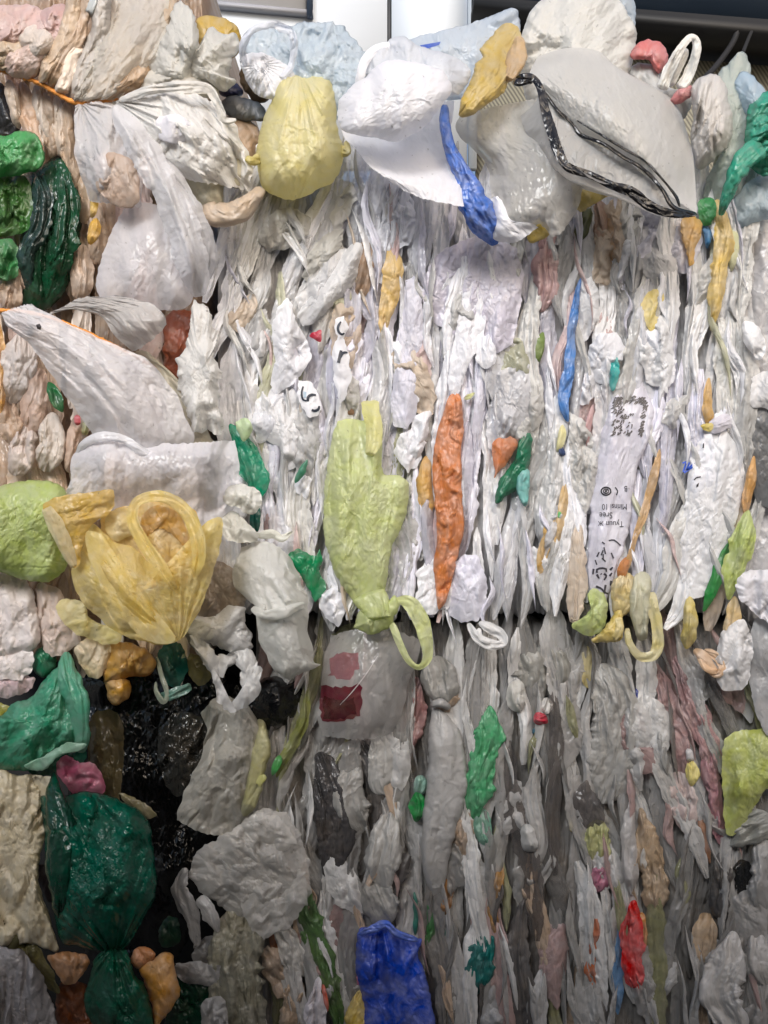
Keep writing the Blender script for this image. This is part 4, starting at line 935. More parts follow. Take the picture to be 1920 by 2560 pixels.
pb('dark grey sheet put in for the shaded gap under the upper orange twine', [(-60, 215), (0, 205), (20, 250), (45, 300), (50, 330), (0, 335), (-60, 320)], (64, 64, 66), .0, 20, 10, m=dict(rough=.25))  # shaded gap drawn as a dark grey sheet

# beige strips of the left bale, below the twine
_bs = [([(20, 200), (35, 260), (48, 320)], [14, 16, 14], (206, 190, 174), 'pale beige strip below the twine beside the dark grey shade sheet'),
       ([(55, 205), (68, 280), (85, 360), (100, 420)], [18, 22, 22, 16], (200, 172, 150), 'pinkish beige strip running down from the twine to the dark bottle green bag'),
       ([(88, 215), (100, 290), (118, 370)], [14, 18, 16], (214, 204, 194), 'off white strip hanging from the twine between beige strips'),
       ([(112, 228), (122, 310), (130, 395)], [14, 18, 14], (188, 156, 126), 'tan strip hanging below the middle of the upper twine'),
       ([(140, 240), (146, 310), (152, 390)], [14, 20, 18], (216, 200, 184), 'cream ribbed strip hanging just before the twine knot'),
       ([(166, 255), (168, 330), (178, 420), (190, 480)], [14, 18, 20, 14], (198, 168, 138), 'tan ribbed strip hanging straight below the twine knot'),
       ([(205, 430), (215, 500), (212, 560)], [14, 20, 16], (196, 164, 130), 'tan strip beside the yellow scraps on the beige bale'),
       ([(238, 500), (246, 580), (236, 660)], [22, 28, 24], (200, 168, 138), 'tan wrinkled strip under the upper end of the milky drape'),
       ([(262, 470), (272, 540), (280, 600)], [14, 18, 12], (206, 180, 156), 'light tan strip beside the milky pouch'),
       ([(200, 610), (206, 680), (198, 750)], [18, 28, 24], (202, 174, 150), 'beige strip between the dark green bag and the milky pouch'),
       ([(20, 690), (24, 730), (20, 772)], [24, 30, 28], (198, 168, 142), 'beige lump above the lower orange twine'),
       ([(55, 640), (40, 690), (52, 740)], [18, 24, 20], (194, 162, 136), 'tan lump beside the bottom of the dark bottle green bag')]
for pth, w_, c_, lb in _bs:
    ps(lb, pth, w_, c_, d=0.035, bulge=20, amp=9, sx=10, sy=60, m=dict(stain=.18))
ps('small yellow scrap on the beige bale beside the dark bottle green bag', [(232, 478), (236, 515), (230, 545)], [8, 10, 7], (226, 180, 70), d=.07, bulge=8, amp=5)
ps('orange yellow crumpled scrap under the small yellow scrap', [(240, 545), (236, 575), (226, 610)], [10, 16, 9], (212, 160, 56), d=.075, bulge=10, amp=6)

# lower left strips, between twine and lime bag
_bs = [([(-10, 790), (0, 870), (4, 960), (0, 1060)], [12, 14, 14, 10], (206, 148, 68), 'ochre strip along the frame edge below the lower orange twine'),
       ([(55, 835), (48, 900), (40, 960), (28, 1010)], [36, 44, 40, 22], (204, 196, 192), 'pale grey crumpled bag under the white pointed bag tip'),
       ([(100, 920), (92, 980), (78, 1040), (70, 1090)], [24, 32, 30, 20], (186, 154, 134), 'taupe crumpled strip beside the pale grey crumpled bag'),
       ([(20, 1000), (24, 1060), (30, 1110)], [22, 30, 24], (196, 170, 148), 'tan lump below the ochre strip at the frame edge'),
       ([(60, 1060), (55, 1120), (40, 1190)], [30, 38, 34], (218, 204, 196), 'pale pinkish lump above the puffed lime bag'),
       ([(130, 1030), (128, 1110), (112, 1180)], [24, 36, 30], (206, 196, 186), 'off white crumpled bag above the lime bag and under the pointed bag'),
       ([(190, 1040), (186, 1110), (172, 1180)], [14, 20, 18], (208, 180, 160), 'pale pink tan strip beside the clear white bag'),
       ([(215, 1050), (212, 1090)], [10, 12], (204, 206, 160), 'narrow yellowish strip under the white pointed bag')]
for pth, w_, c_, lb in _bs:
    ps(lb, pth, w_, c_, d=0.03, bulge=22, amp=11, sx=12, sy=50, m=dict(stain=.15))
ps('dark green strip under the edge of the white pointed bag', [(122, 955), (140, 1000), (156, 1030)], [10, 14, 6], (38, 110, 60), d=.075, bulge=6, amp=5, m=dict(rough=.25))
ps('narrow red strip under the edge of the white pointed bag', [(192, 1035), (194, 1062)], [7, 6], (206, 70, 80), d=.078, bulge=5, amp=3)

# white lumps under the lime bag
pb('white smooth lump under the puffed lime bag', [(-60, 1440), (10, 1432), (55, 1438), (85, 1490), (102, 1570), (95, 1610), (60, 1640), (0, 1650), (-60, 1640)], (226, 218, 216), .05, 50, 12, lm='white smooth lump', sx=26, sy=50)
pb('pinkish white folded lump between lime bag and yellow carrier bag', [(90, 1470), (120, 1460), (150, 1480), (190, 1570), (200, 1600), (170, 1630), (120, 1640), (100, 1580)], (214, 196, 186), .05, 36, 12, lm='pinkish white lump')
pb('white scrap with a torn lower edge below the white smooth lump', [(-60, 1640), (20, 1630), (80, 1625), (78, 1680), (60, 1690), (40, 1700), (-60, 1690)], (222, 214, 212), .055, 22, 10, edge=8)
pb('pink white lump above the mint green bag', [(-60, 1685), (20, 1665), (70, 1690), (90, 1700), (60, 1735), (0, 1745), (-60, 1740)], (216, 192, 196), .04, 30, 10)
pb('olive yellow scrap at the frame edge beside the mint green bag', [(-60, 1760), (0, 1755), (30, 1780), (20, 1810), (-60, 1815)], (150, 148, 62), .02, 16, 8)
pb('beige white crumpled knot above the amber bag', [(185, 1620), (220, 1595), (270, 1600), (275, 1640), (255, 1690), (220, 1690), (195, 1650)], (208, 190, 158), .05, 32, 12)
r_ = root('tied_bag', 'amber yellow knotted bag hanging below the yellow carrier bag', BAG, 310, 1680, 0.06, lm='amber knotted bag')
am = film((206, 150, 52), trans=0.38, clear=.05, rough=.28, stain=.08, bump=.7)
blob('body', [(262, 1640), (275, 1610), (320, 1605), (370, 1625), (388, 1660), (370, 1690), (330, 1690), (290, 1705), (258, 1700)], am, d=.03, H=38, amp=18, sx=14, sy=24, sharp=1.4, parent=r_, back=20)
blob('end', [(262, 1700), (290, 1690), (322, 1700), (326, 1735), (300, 1762), (275, 1755)], am, d=.03, H=24, amp=10, sx=12, sy=24, parent=r_, back=14)
# mint green bag
r_ = root('tied_bag', 'mint green crumpled bag with a twisted top under the white lump', BAG, 130, 1760, 0.08, lm='mint green bag')
mg = film((58, 158, 118), trans=0.4, clear=.05, rough=.25, stain=.03, bump=.6)
blob('body', [(-70, 1800), (0, 1790), (30, 1760), (80, 1740), (110, 1700), (150, 1665), (180, 1670), (195, 1720), (215, 1770), (225, 1840), (210, 1860), (165, 1870), (150, 1870), (90, 1920), (20, 1925), (-70, 1920)], mg, c=(110, 1810), d=.06, H=55, amp=22, sx=28, sy=60, ang=30, sharp=1.4, parent=r_, gather=[(165, 1640, 24, 20, 160)], edge=8, back=20)
strip('twisted_top', [(165, 1630, .07), (168, 1680, .1), (190, 1740, .11), (200, 1800, .1), (205, 1880, .08)], [12, 26, 30, 24, 14], film((70, 172, 134), trans=.4, clear=.08, rough=.25, stain=.02), bulge=14, amp=10, sx=8, sy=100, parent=r_)
blob('side_lump', [(80, 1640), (105, 1615), (135, 1625), (140, 1665), (110, 1692), (85, 1680)], film((36, 112, 80), trans=.3, rough=.28, stain=.03), d=.03, H=24, amp=9, sx=14, sy=24, parent=r_, back=12)
blob('torn_lip', [(60, 1912), (110, 1890), (160, 1860), (215, 1862), (190, 1880), (150, 1890), (112, 1924), (84, 1928)], film((150, 190, 168), trans=.4, clear=.1, rough=.22), c=(140, 1885), d=.115, H=6, amp=4, edge=6, parent=r_)
pb('dark teal lump under the yellow carrier bag in shadow', [(400, 1620), (440, 1605), (470, 1630), (468, 1680), (440, 1720), (405, 1690)], (30, 84, 76), .0, 30, 12, m=dict(rough=.25))
pb('olive film hanging in the shadow below the yellow carrier bag', [(465, 1640), (500, 1640), (528, 1680), (515, 1710), (480, 1705)], (104, 100, 66), .0, 20, 8, m=dict(rough=.25))
r_ = root('plastic_bag', 'clear film with a thin curled handle loop in the dark gap', BAG, 415, 1730, 0.03, lm='clear curled loop')
strip('handle', [(390, 1640, .02), (405, 1690, .04), (418, 1735, .05), (408, 1755, .05), (390, 1730, .05), (388, 1705, .04)], [5, 6, 7, 7, 6, 4], film((150, 156, 140), clear=.25, trans=.3, rough=.16), bulge=2, flat=True, amp=7, sx=6, sy=40, parent=r_)
strip('strap', [(392, 1745, .03), (430, 1735, .05), (480, 1715, .04)], [10, 14, 10], film((110, 146, 134), clear=.25, trans=.3, rough=.2), bulge=2, flat=True, amp=9, sx=6, sy=40, parent=r_)
# back of the gap: black sheet standing in for deep shade, then black bags
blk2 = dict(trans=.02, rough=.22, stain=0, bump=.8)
blob('plastic_bag', [(200, 1700), (330, 1640), (480, 1640), (600, 1700), (640, 1850), (600, 2050), (520, 2250), (420, 2420), (300, 2480), (200, 2350), (170, 2050)], film((12, 12, 13), **blk2), d=-.24, H=50, amp=20, sx=60, sy=70, label='black sheet put in for deep shade below the yellow carrier bag', cat=BAG, lm='deep black sheet')
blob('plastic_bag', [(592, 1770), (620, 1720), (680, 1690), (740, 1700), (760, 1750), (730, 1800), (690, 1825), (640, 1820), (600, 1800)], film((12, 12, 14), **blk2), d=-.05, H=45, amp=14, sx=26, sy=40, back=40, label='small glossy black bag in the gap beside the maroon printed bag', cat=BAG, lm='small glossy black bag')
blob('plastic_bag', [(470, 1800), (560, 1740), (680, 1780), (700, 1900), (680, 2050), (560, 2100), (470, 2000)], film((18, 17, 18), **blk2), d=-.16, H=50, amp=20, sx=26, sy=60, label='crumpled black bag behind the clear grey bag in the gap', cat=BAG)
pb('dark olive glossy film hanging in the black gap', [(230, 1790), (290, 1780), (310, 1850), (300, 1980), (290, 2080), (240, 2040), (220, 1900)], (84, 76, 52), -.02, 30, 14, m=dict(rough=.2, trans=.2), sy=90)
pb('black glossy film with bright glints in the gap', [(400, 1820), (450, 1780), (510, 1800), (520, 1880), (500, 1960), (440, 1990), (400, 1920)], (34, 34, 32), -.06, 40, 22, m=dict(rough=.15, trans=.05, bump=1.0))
# white sheets at the corner
pb('small white rolled flap beside the teal strip', [(552, 1235), (580, 1215), (620, 1212), (648, 1232), (650, 1262), (630, 1285), (600, 1270), (570, 1262)], (214, 213, 206), .08, 24, 9, edge=10, lm='white rolled flap')
pb('white folded flap under the white rolled flap', [(560, 1290), (590, 1280), (625, 1310), (645, 1335), (630, 1355), (590, 1358), (560, 1340)], (206, 205, 196), .07, 22, 9, edge=8)
ps('thin twisted white strap joining the white flaps to the main bale', [(640, 1340), (680, 1335), (705, 1345), (730, 1330)], [8, 10, 9, 8], (214, 214, 204), d=.06, bulge=10, amp=5, sx=7, sy=40)
r_ = root('film_sheet', 'large pale grey draped sheet hanging at the corner above the black gap', BAG, 660, 1520, 0.08, lm='pale grey draped sheet')
dr = film((218, 218, 213), trans=.42, rough=.34, stain=.05, clear=.08)
sheet('upper_part', [[(600, 1370, .03), (650, 1352, .06), (700, 1370, .06), (730, 1400, .04)], [(580, 1430, .04), (640, 1420, .09), (710, 1430, .09), (750, 1450, .05)], [(590, 1470, .05), (650, 1480, .1), (720, 1480, .1), (765, 1480, .06)], [(620, 1500, .06), (660, 1530, .11), (730, 1530, .11), (768, 1520, .06)]], dr, amp=14, sx=28, sy=60, parent=r_)
sheet('lower_part', [[(640, 1510, .06), (690, 1500, .1), (740, 1500, .09), (768, 1510, .06)], [(640, 1560, .07), (690, 1550, .11), (740, 1560, .1), (772, 1570, .06)], [(655, 1620, .06), (700, 1620, .11), (745, 1630, .1), (785, 1650, .05)], [(680, 1670, .06), (715, 1675, .1), (755, 1665, .09), (805, 1662, .05)], [(705, 1690, .05), (722, 1700, .07), (740, 1690, .07), (760, 1680, .06)]], dr, amp=16, sx=22, sy=70, parent=r_, jag=4)
strip('rolled_edge', [(630, 1520, .1), (660, 1535, .125), (710, 1530, .13), (760, 1510, .1)], [10, 12, 13, 8], film((216, 216, 210), trans=.36, stain=.03), bulge=5, flat=True, amp=6, parent=r_)
r_ = root('film_sheet', 'white torn sheet with holes and ragged edge over the black gap', BAG, 560, 1650, 0.07, lm='white torn sheet')
tw = film((206, 206, 206), trans=.36, rough=.36, stain=.04)
blob('upper_flap', [(470, 1545), (520, 1545), (570, 1520), (605, 1520), (612, 1565), (632, 1585), (625, 1640), (580, 1640), (530, 1610), (480, 1590)], tw, c=(560, 1575), d=.05, H=26, amp=18, sx=22, sy=40, ang=50, edge=14, parent=r_, jag=5, sharp=1.4)
for ol_, c_ in (([(478, 1588), (520, 1610), (552, 1650), (548, 1690), (560, 1740), (588, 1772), (575, 1785), (552, 1762), (540, 1735), (528, 1690), (505, 1650), (488, 1625)], (535, 1672)),
                ([(585, 1630), (630, 1625), (652, 1680), (648, 1728), (625, 1760), (592, 1778), (572, 1770), (600, 1745), (606, 1712), (600, 1680), (588, 1660)], (624, 1692)),
                ([(548, 1640), (590, 1632), (592, 1660), (572, 1672), (560, 1690), (545, 1682)], (568, 1658))):
    blob('hanging_tatter', ol_, tw, c=c_, d=.062, H=8, flat=True, amp=12, sx=20, sy=34, edge=12, parent=r_, jag=4, sharp=1.4)
pb('dull pink grey film behind the white torn sheet', [(480, 1420), (540, 1400), (600, 1440), (620, 1480), (590, 1540), (520, 1550), (470, 1530), (470, 1470)], (168, 156, 144), .02, 30, 12, edge=8, m=dict(trans=.35, stain=.2))
pb('grey film hanging between yellow carrier bag and torn sheet', [(450, 1560), (480, 1540), (510, 1570), (535, 1640), (520, 1660), (480, 1620)], (130, 128, 126), .03, 16, 8)
# teal scraps at the corner
ps('teal green film strip running down the corner beside the white frayed sheet', [(575, 1060), (600, 1100), (628, 1160), (645, 1220), (645, 1250)], [14, 24, 32, 28, 14], (44, 150, 116), d=.035, m=dict(rough=.25, trans=.35, bump=.7), sx=9, sy=90, lm='corner teal strip')
ps('dark teal strip below the corner teal strip', [(640, 1262), (638, 1300), (642, 1345)], [12, 14, 10], (24, 96, 84), d=.02, m=dict(rough=.25))
pb('white edged green twist hanging at the top of the corner teal strip', [(590, 1060), (610, 1045), (630, 1060), (620, 1095), (605, 1100)], (168, 196, 140), .06, 12, 7)
r_ = pb('emerald green crumpled bag pressed beside the lime knotted bag', [(720, 1385), (745, 1375), (790, 1390), (800, 1370), (806, 1400), (798, 1430), (818, 1460), (812, 1480), (790, 1502), (775, 1480), (750, 1440), (730, 1410)], (40, 138, 92), .025, 16, 10, m=dict(rough=.25, bump=.8), lm='emerald green bag', c=(775, 1425))
pb('small green film glimpsed between white strips above the emerald bag', [(735, 1200), (755, 1160), (768, 1150), (765, 1175), (745, 1205)], (70, 140, 112), .03, 8, 5)

# bottom left
pb('cream beige sheet bag standing at the frame edge under the mint bag', [(-70, 1940), (40, 1935), (128, 1942), (130, 1975), (105, 2000), (112, 2080), (95, 2170), (110, 2250), (135, 2330), (145, 2380), (80, 2360), (-70, 2330)], (206, 194, 166), .06, 42, 16, lm='cream beige sheet bag', c=(40, 2120), sx=30, sy=90, edge=10)
pb('magenta pink lump between the mint green and the dark green bag', [(140, 1920), (165, 1890), (200, 1905), (240, 1915), (262, 1960), (255, 1985), (200, 1985), (175, 1975)], (176, 72, 106), .04, 34, 10, lm='magenta lump')
pb('dark teal flap under the mint green bag edge', [(70, 1915), (130, 1890), (180, 1870), (215, 1880), (205, 1910), (150, 1935), (90, 1940)], (22, 96, 74), .03, 20, 8, m=dict(rough=.25))
r_ = root('tied_bag', 'large dark teal green bag knotted at its narrow neck', BAG, 260, 2180, 0.08, lm='dark teal green bag')
dt = film((14, 98, 78), trans=.36, rough=.2, stain=.02, bump=.5, fine=.7, clear=.06)
blob('body', [(130, 1990), (190, 1982), (240, 1980), (300, 2000), (350, 2030), (375, 2070), (385, 2140), (392, 2200), (380, 2260), (345, 2320), (310, 2370), (250, 2380), (190, 2365), (150, 2350), (135, 2270), (140, 2200), (115, 2150), (112, 2080), (100, 1998)], dt, c=(255, 2180), d=.06, H=85, amp=26, sx=50, sy=110, ang=-12, sharp=1.5, back=40, parent=r_, gather=[(285, 2400, 24, 24, 220)], power=2.6, res=1.2)
strip('side_fold', [(136, 1930, .08), (140, 2000, .1), (160, 2080, .12), (150, 2180, .12), (160, 2300, .09)], [8, 26, 40, 34, 20], film((8, 62, 46), trans=.25, rough=.24, stain=.02), bulge=14, amp=12, sx=16, sy=110, parent=r_)
blob('tied_tail', [(245, 2385), (280, 2372), (318, 2380), (335, 2430), (365, 2470), (385, 2560), (390, 2640), (280, 2640), (230, 2560), (210, 2500), (225, 2440)], film((10, 84, 62), trans=.3, rough=.28, stain=.02), d=.06, H=50, amp=18, sx=26, sy=70, ang=-15, sharp=1.3, parent=r_, gather=[(282, 2360, 22, 20, 160)], back=20)
r_ = root('plastic_bag', 'orange yellow bag lying beside the tail of the dark teal bag', BAG, 400, 2460, 0.05, lm='orange yellow bag')
blob('body', [(350, 2420), (390, 2395), (415, 2378), (432, 2390), (440, 2430), (450, 2480), (430, 2520), (400, 2560), (385, 2600), (380, 2520), (365, 2470)], film((214, 146, 54), trans=.35, stain=.12), d=.05, H=30, amp=11, sx=22, sy=50, c=(405, 2470), parent=r_, back=16)
blob('upper_fold', [(325, 2400), (340, 2370), (372, 2368), (390, 2385), (375, 2405), (345, 2424)], film((190, 110, 46), trans=.3, stain=.1), d=.055, H=14, amp=6, sx=14, sy=30, parent=r_)
pb('orange brown bag lump beside the neck of the dark teal bag', [(120, 2390), (170, 2380), (215, 2385), (220, 2420), (195, 2450), (165, 2465), (145, 2440)], (178, 118, 66), .05, 28, 10, lm='orange brown lump')
pb('rust brown film in shadow under the orange brown lump', [(150, 2460), (210, 2460), (240, 2530), (300, 2580), (300, 2640), (160, 2640), (140, 2540)], (126, 70, 34), .0, 24, 12, m=dict(stain=.25))
pb('glossy grey film bag in the bottom corner by the cream sheet', [(-70, 2360), (20, 2370), (60, 2380), (110, 2450), (145, 2560), (150, 2650), (-70, 2650)], (150, 146, 146), .07, 42, 16, m=dict(rough=.18, clear=.1), sx=14, sy=90, lm='glossy corner film')
pb('olive dark film between the cream sheet and glossy grey film', [(0, 2300), (60, 2330), (110, 2390), (150, 2480), (120, 2470), (60, 2400), (0, 2360)], (88, 84, 52), .055, 14, 8, m=dict(rough=.2))
pb('dark violet scrap beside the cream beige sheet', [(90, 2170), (120, 2165), (145, 2220), (140, 2260), (110, 2240)], (62, 54, 60), .03, 12, 6)
pb('grey brown scrap tip sticking out behind the dark teal bag', [(295, 1985), (340, 1995), (390, 2030), (375, 2050), (340, 2030)], (120, 112, 84), .03, 14, 6)
pb('dark green bag deep under the orange yellow bag', [(420, 2440), (470, 2420), (520, 2460), (530, 2600), (430, 2640), (410, 2560)], (14, 58, 40), -.02, 30, 12, m=dict(rough=.25))
pb('dark green scrap deep in the gap beside the dark teal bag', [(395, 2330), (420, 2290), (450, 2310), (445, 2360), (410, 2370)], (16, 60, 44), -.05, 20, 9)
# clear grey bags on the shoulder of the lower bale
r_ = root('plastic_bag', 'clear grey brown bag slanting in front of the black gap', BAG, 560, 1920, 0.0, lm='clear slanting bag')
sheet('body', [[(505, 1780, -.05), (550, 1740, -.03), (620, 1760, -.03), (660, 1800, -.05)], [(515, 1840, -.03), (570, 1800, .0), (630, 1820, .0), (665, 1850, -.04)], [(490, 1920, -.03), (540, 1900, .01), (600, 1900, .01), (655, 1930, -.03)], [(455, 1990, -.04), (510, 1990, .0), (580, 2000, .0), (640, 2010, -.03)], [(440, 2050, -.05), (500, 2080, -.02), (560, 2090, -.02), (620, 2080, -.04)]], film((196, 192, 182), clear=.45, trans=.25, rough=.1, stain=.08, bump=.7, fine=.8), amp=18, sx=26, sy=44, sharp=1.5, dt=1.6, parent=r_)
strip('side_roll', [(650, 1790, -.03), (652, 1870, -.01), (640, 1950, -.01), (610, 2040, -.02)], [12, 22, 22, 14], film((172, 168, 122), trans=.28, rough=.3, stain=.15), bulge=18, amp=7, sx=12, sy=90, parent=r_)
r_ = root('plastic_bag', 'clear crinkled grey bag spread over the shoulder of the lower bale', BAG, 620, 2190, .01, lm='clear crinkled grey bag')
ck = film((196, 193, 188), clear=.42, trans=.25, rough=.09, stain=.06, bump=.6, fine=.7)
blob('body', [(470, 2190), (492, 2130), (545, 2090), (610, 2060), (655, 2020), (712, 2034), (752, 2085), (770, 2150), (776, 2235), (740, 2290), (690, 2330), (650, 2300), (600, 2310), (555, 2270), (510, 2240)], ck, d=-.02, H=46, amp=24, sx=22, sy=34, ang=-50, flat=True, straight=True, sharp=1.7, parent=r_, dt=1.6, jag=4)
blob('upper_fold', [(560, 2090), (640, 2030), (700, 2040), (740, 2100), (700, 2140), (650, 2170), (590, 2180), (550, 2140)], ck, d=.02, H=14, amp=20, sx=16, sy=26, ang=-40, flat=True, straight=True, sharp=1.7, parent=r_, dt=1.5, jag=4)
blob('lower_fold', [(600, 2200), (690, 2170), (765, 2180), (772, 2260), (720, 2320), (660, 2350), (610, 2300)], ck, d=.01, H=14, amp=20, sx=16, sy=30, ang=30, flat=True, straight=True, sharp=1.7, parent=r_, dt=1.5, jag=4)
ps('grey torn tatter hanging from the clear crinkled grey bag', [(465, 2170), (450, 2220), (475, 2280), (490, 2350), (482, 2370)], [16, 22, 20, 16, 6], (156, 154, 152), d=.0, m=dict(rough=.25, trans=.3), jit=.35)
ps('grey ragged tatter beside the torn tatter', [(500, 2240), (530, 2290), (545, 2330)], [20, 22, 10], (168, 166, 164), d=.01, m=dict(rough=.25, trans=.3), jit=.35)
pb('grey flap at the bottom of the black gap', [(440, 2410), (500, 2405), (560, 2420), (555, 2460), (480, 2460), (440, 2440)], (144, 142, 140), .0, 18, 8, edge=6)
pb('pale grey crumpled scrap low beside the glossy olive grey bag', [(500, 2520), (530, 2490), (560, 2500), (570, 2560), (560, 2640), (520, 2640)], (160, 158, 156), .01, 22, 12)
pb('dim grey fold in the gap above the grey flap', [(480, 2390), (510, 2345), (545, 2350), (540, 2410), (505, 2420)], (112, 110, 108), -.02, 18, 8)
ps('glossy olive grey bag hanging vertically at the bale corner', [(600, 2250), (595, 2340), (590, 2440), (600, 2560), (605, 2650)], [44, 62, 66, 64, 60], (150, 146, 128), d=-.01, m=dict(rough=.16, bump=.9, clear=.05), bulge=34, amp=20, sx=16, sy=140, lm='glossy olive grey bag')
ps('olive strip with green tip edging the small glossy black bag', [(772, 1720), (762, 1790), (735, 1850), (705, 1910), (690, 1945)], [9, 13, 15, 14, 6], (112, 116, 62), d=-.005, bulge=10, amp=6, sx=8, lm='olive edge strip')
ps('small green tip of film at the end of the olive strip', [(700, 1890), (688, 1915), (680, 1938)], [8, 9, 5], (76, 150, 84), d=.005, bulge=5, amp=4)
pb('small yellow green scrap in the black gap', [(640, 1950), (658, 1936), (666, 1950), (650, 1966)], (170, 168, 80), .01, 7, 4)

DS, DO = 0.62, 0.0
# ================================================================== named bags on the upper bale
# lime green knotted bag (hero)
r_ = root('tied_bag', 'lime green bag tied at the bottom with one handle loop hanging', BAG, 905, 1290, 0.05, lm='lime knotted bag')
lg = film((204, 214, 140), trans=.44, rough=.24, stain=.04, bump=.4, clear=.12, fine=.8)
blob('body', [(840, 1062), (870, 1046), (905, 1052), (945, 1062), (956, 1100), (958, 1180), (995, 1186), (1022, 1208), (1018, 1260), (1004, 1320), (980, 1368), (972, 1420), (962, 1470), (945, 1510), (900, 1520), (862, 1475), (832, 1420), (812, 1350), (808, 1270), (816, 1180), (828, 1110)], lg, c=(900, 1270), d=.02, H=40, amp=17, sx=20, sy=170, ang=4, parent=r_, gather=[(930, 1570, 22, 10, 170), (880, 1010, 18, 5, 130)], res=1.2, power=2.0)
strip('neck_corner', [(925, 1000, .02), (928, 1040, .04), (935, 1090, .05), (925, 1140, .06)], [20, 22, 22, 10], film((212, 208, 128), trans=.4, rough=.3, stain=.05, clear=.1), bulge=4, flat=True, amp=6, sx=8, sy=60, parent=r_, ends=.06, endmin=.7)
strip('gathered_neck', [(925, 1480, .05), (940, 1520, .06), (945, 1550, .06)], [44, 36, 34], lg, bulge=22, amp=9, sx=8, sy=60, parent=r_, ends=.1)
blob('knot', [(888, 1560), (900, 1528), (945, 1520), (985, 1490), (1000, 1510), (985, 1545), (970, 1570), (930, 1585), (905, 1580), (884, 1572)], lg, d=.05, H=26, amp=14, sx=12, sy=22, parent=r_, sharp=1.4, back=14)
kh = film((206, 214, 136), trans=.38, rough=.3, stain=.03)
strip('handle', [(985, 1500, .06), (1020, 1505, .07), (1050, 1545, .075), (1066, 1600, .07), (1068, 1645, .065), (1048, 1668, .06), (1022, 1652, .06), (1000, 1610, .06), (985, 1570, .06), (972, 1550, .06)], [8, 18, 20, 17, 12, 7, 8, 9, 10, 8], kh, bulge=1, flat=True, amp=9, sx=8, sy=90, parent=r_, lat=1, jit=.12)

# orange bag
ps('long orange bag pressed flat and vertical in the upper bale', [(1138, 980), (1130, 1060), (1118, 1150), (1120, 1250), (1126, 1330), (1112, 1410), (1104, 1490), (1098, 1525)], [16, 30, 36, 36, 33, 27, 16, 6], (222, 124, 62), d=.048, m=dict(trans=.3, rough=.36, stain=.1, bump=.6), bulge=16, amp=9, sx=15, sy=34, lm='long orange bag', ends=.06, jit=.1)
ps('ochre strip pressed flat beside the long orange bag', [(1066, 1140), (1062, 1200), (1064, 1260), (1078, 1308)], [12, 19, 20, 14], (214, 158, 62), d=.022, lm='ochre strip by the orange bag')
ps('yellow orange bag tip in the upper bale under the pale yellow bag', [(972, 612), (985, 660), (975, 730), (962, 790), (956, 850)], [10, 24, 24, 16, 8], (228, 184, 96), d=.03, m=dict(stain=.06), sx=12, lm='yellow orange bag tip')
ps('taupe brown strip beside the yellow orange bag tip', [(915, 600), (908, 660), (900, 720), (884, 765)], [20, 24, 22, 10], (168, 142, 120), d=.02, lm='taupe strip')
ps('long blue bag strip running down the middle of the upper bale', [(1450, 695), (1440, 760), (1428, 820), (1428, 880), (1420, 940), (1408, 1000), (1418, 1055)], [6, 10, 12, 13, 14, 17, 8], (66, 122, 200), d=.032, m=dict(rough=.25, stain=.02, bump=.7), bulge=10, amp=7, sx=8, sy=50, lm='long blue strip', ends=.1)
ps('pale yellow strip just below the long blue strip', [(1408, 1062), (1402, 1100), (1394, 1130)], [8, 11, 6], (214, 206, 140), d=.03, bulge=7, amp=5)
ps('small navy scrap under the pale yellow strip', [(1402, 1110), (1406, 1130), (1404, 1142)], [5, 8, 4], (50, 72, 120), d=.026, bulge=5, amp=3)
pb('yellow pad shaped bag corner pressed in the upper bale', [(1614, 738), (1640, 722), (1660, 735), (1652, 770), (1640, 815), (1628, 828), (1612, 800), (1604, 770)], (218, 194, 104), .025, 14, 6, m=dict(stain=.06), lm='yellow pad')
pb('amber bag neck hanging under the tip of the black edging', [(1702, 545), (1735, 540), (1756, 560), (1750, 600), (1738, 625), (1736, 660), (1720, 662), (1716, 620), (1702, 590)], (212, 160, 74), .04, 20, 6, lm='amber bag neck')
ps('small blue scrap beside the amber bag neck', [(1762, 560), (1770, 590), (1768, 622)], [8, 10, 5], (56, 120, 176), d=.03, bulge=6, amp=4)
pb('green crumpled scrap beside the tip of the black edging', [(1748, 500), (1775, 492), (1792, 515), (1785, 550), (1760, 565), (1745, 535)], (52, 140, 76), .04, 16, 9, lm='green scrap by the edging')
ps('long mustard bag strip near the corner of the upper bale', [(1792, 500), (1808, 560), (1806, 620), (1796, 690), (1786, 760), (1780, 826)], [16, 24, 26, 20, 18, 8], (212, 178, 92), d=.035, m=dict(stain=.15), bulge=16, amp=9, lm='long mustard strip')
ps('pale lime edge strip beside the long mustard strip', [(1830, 560), (1836, 620), (1826, 680)], [8, 12, 8], (206, 206, 150), d=.025, bulge=8, amp=5)
ps('tan strip with orange end near the corner of the upper bale', [(1772, 945), (1768, 1000), (1772, 1040), (1766, 1060)], [8, 12, 14, 10], (214, 166, 92), d=.03, bulge=9, amp=6, lm='tan strip with orange end')
pb('small yellow knot at the end of the tan strip', [(1752, 1062), (1770, 1056), (1784, 1062), (1778, 1074), (1758, 1076)], (206, 182, 66), .04, 8, 4)
pb('white pleated fan beside the small yellow knot', [(1778, 1050), (1820, 1038), (1832, 1062), (1800, 1080), (1780, 1076)], (220, 216, 226), .035, 10, 8, sx=5, sy=40, ang=70)
pb('small teal scrap under a white fold in the upper bale', [(1530, 900), (1545, 893), (1548, 925), (1540, 965), (1528, 975), (1524, 940)], (40, 156, 150), .03, 8, 6, m=dict(rough=.25), lm='small teal scrap')
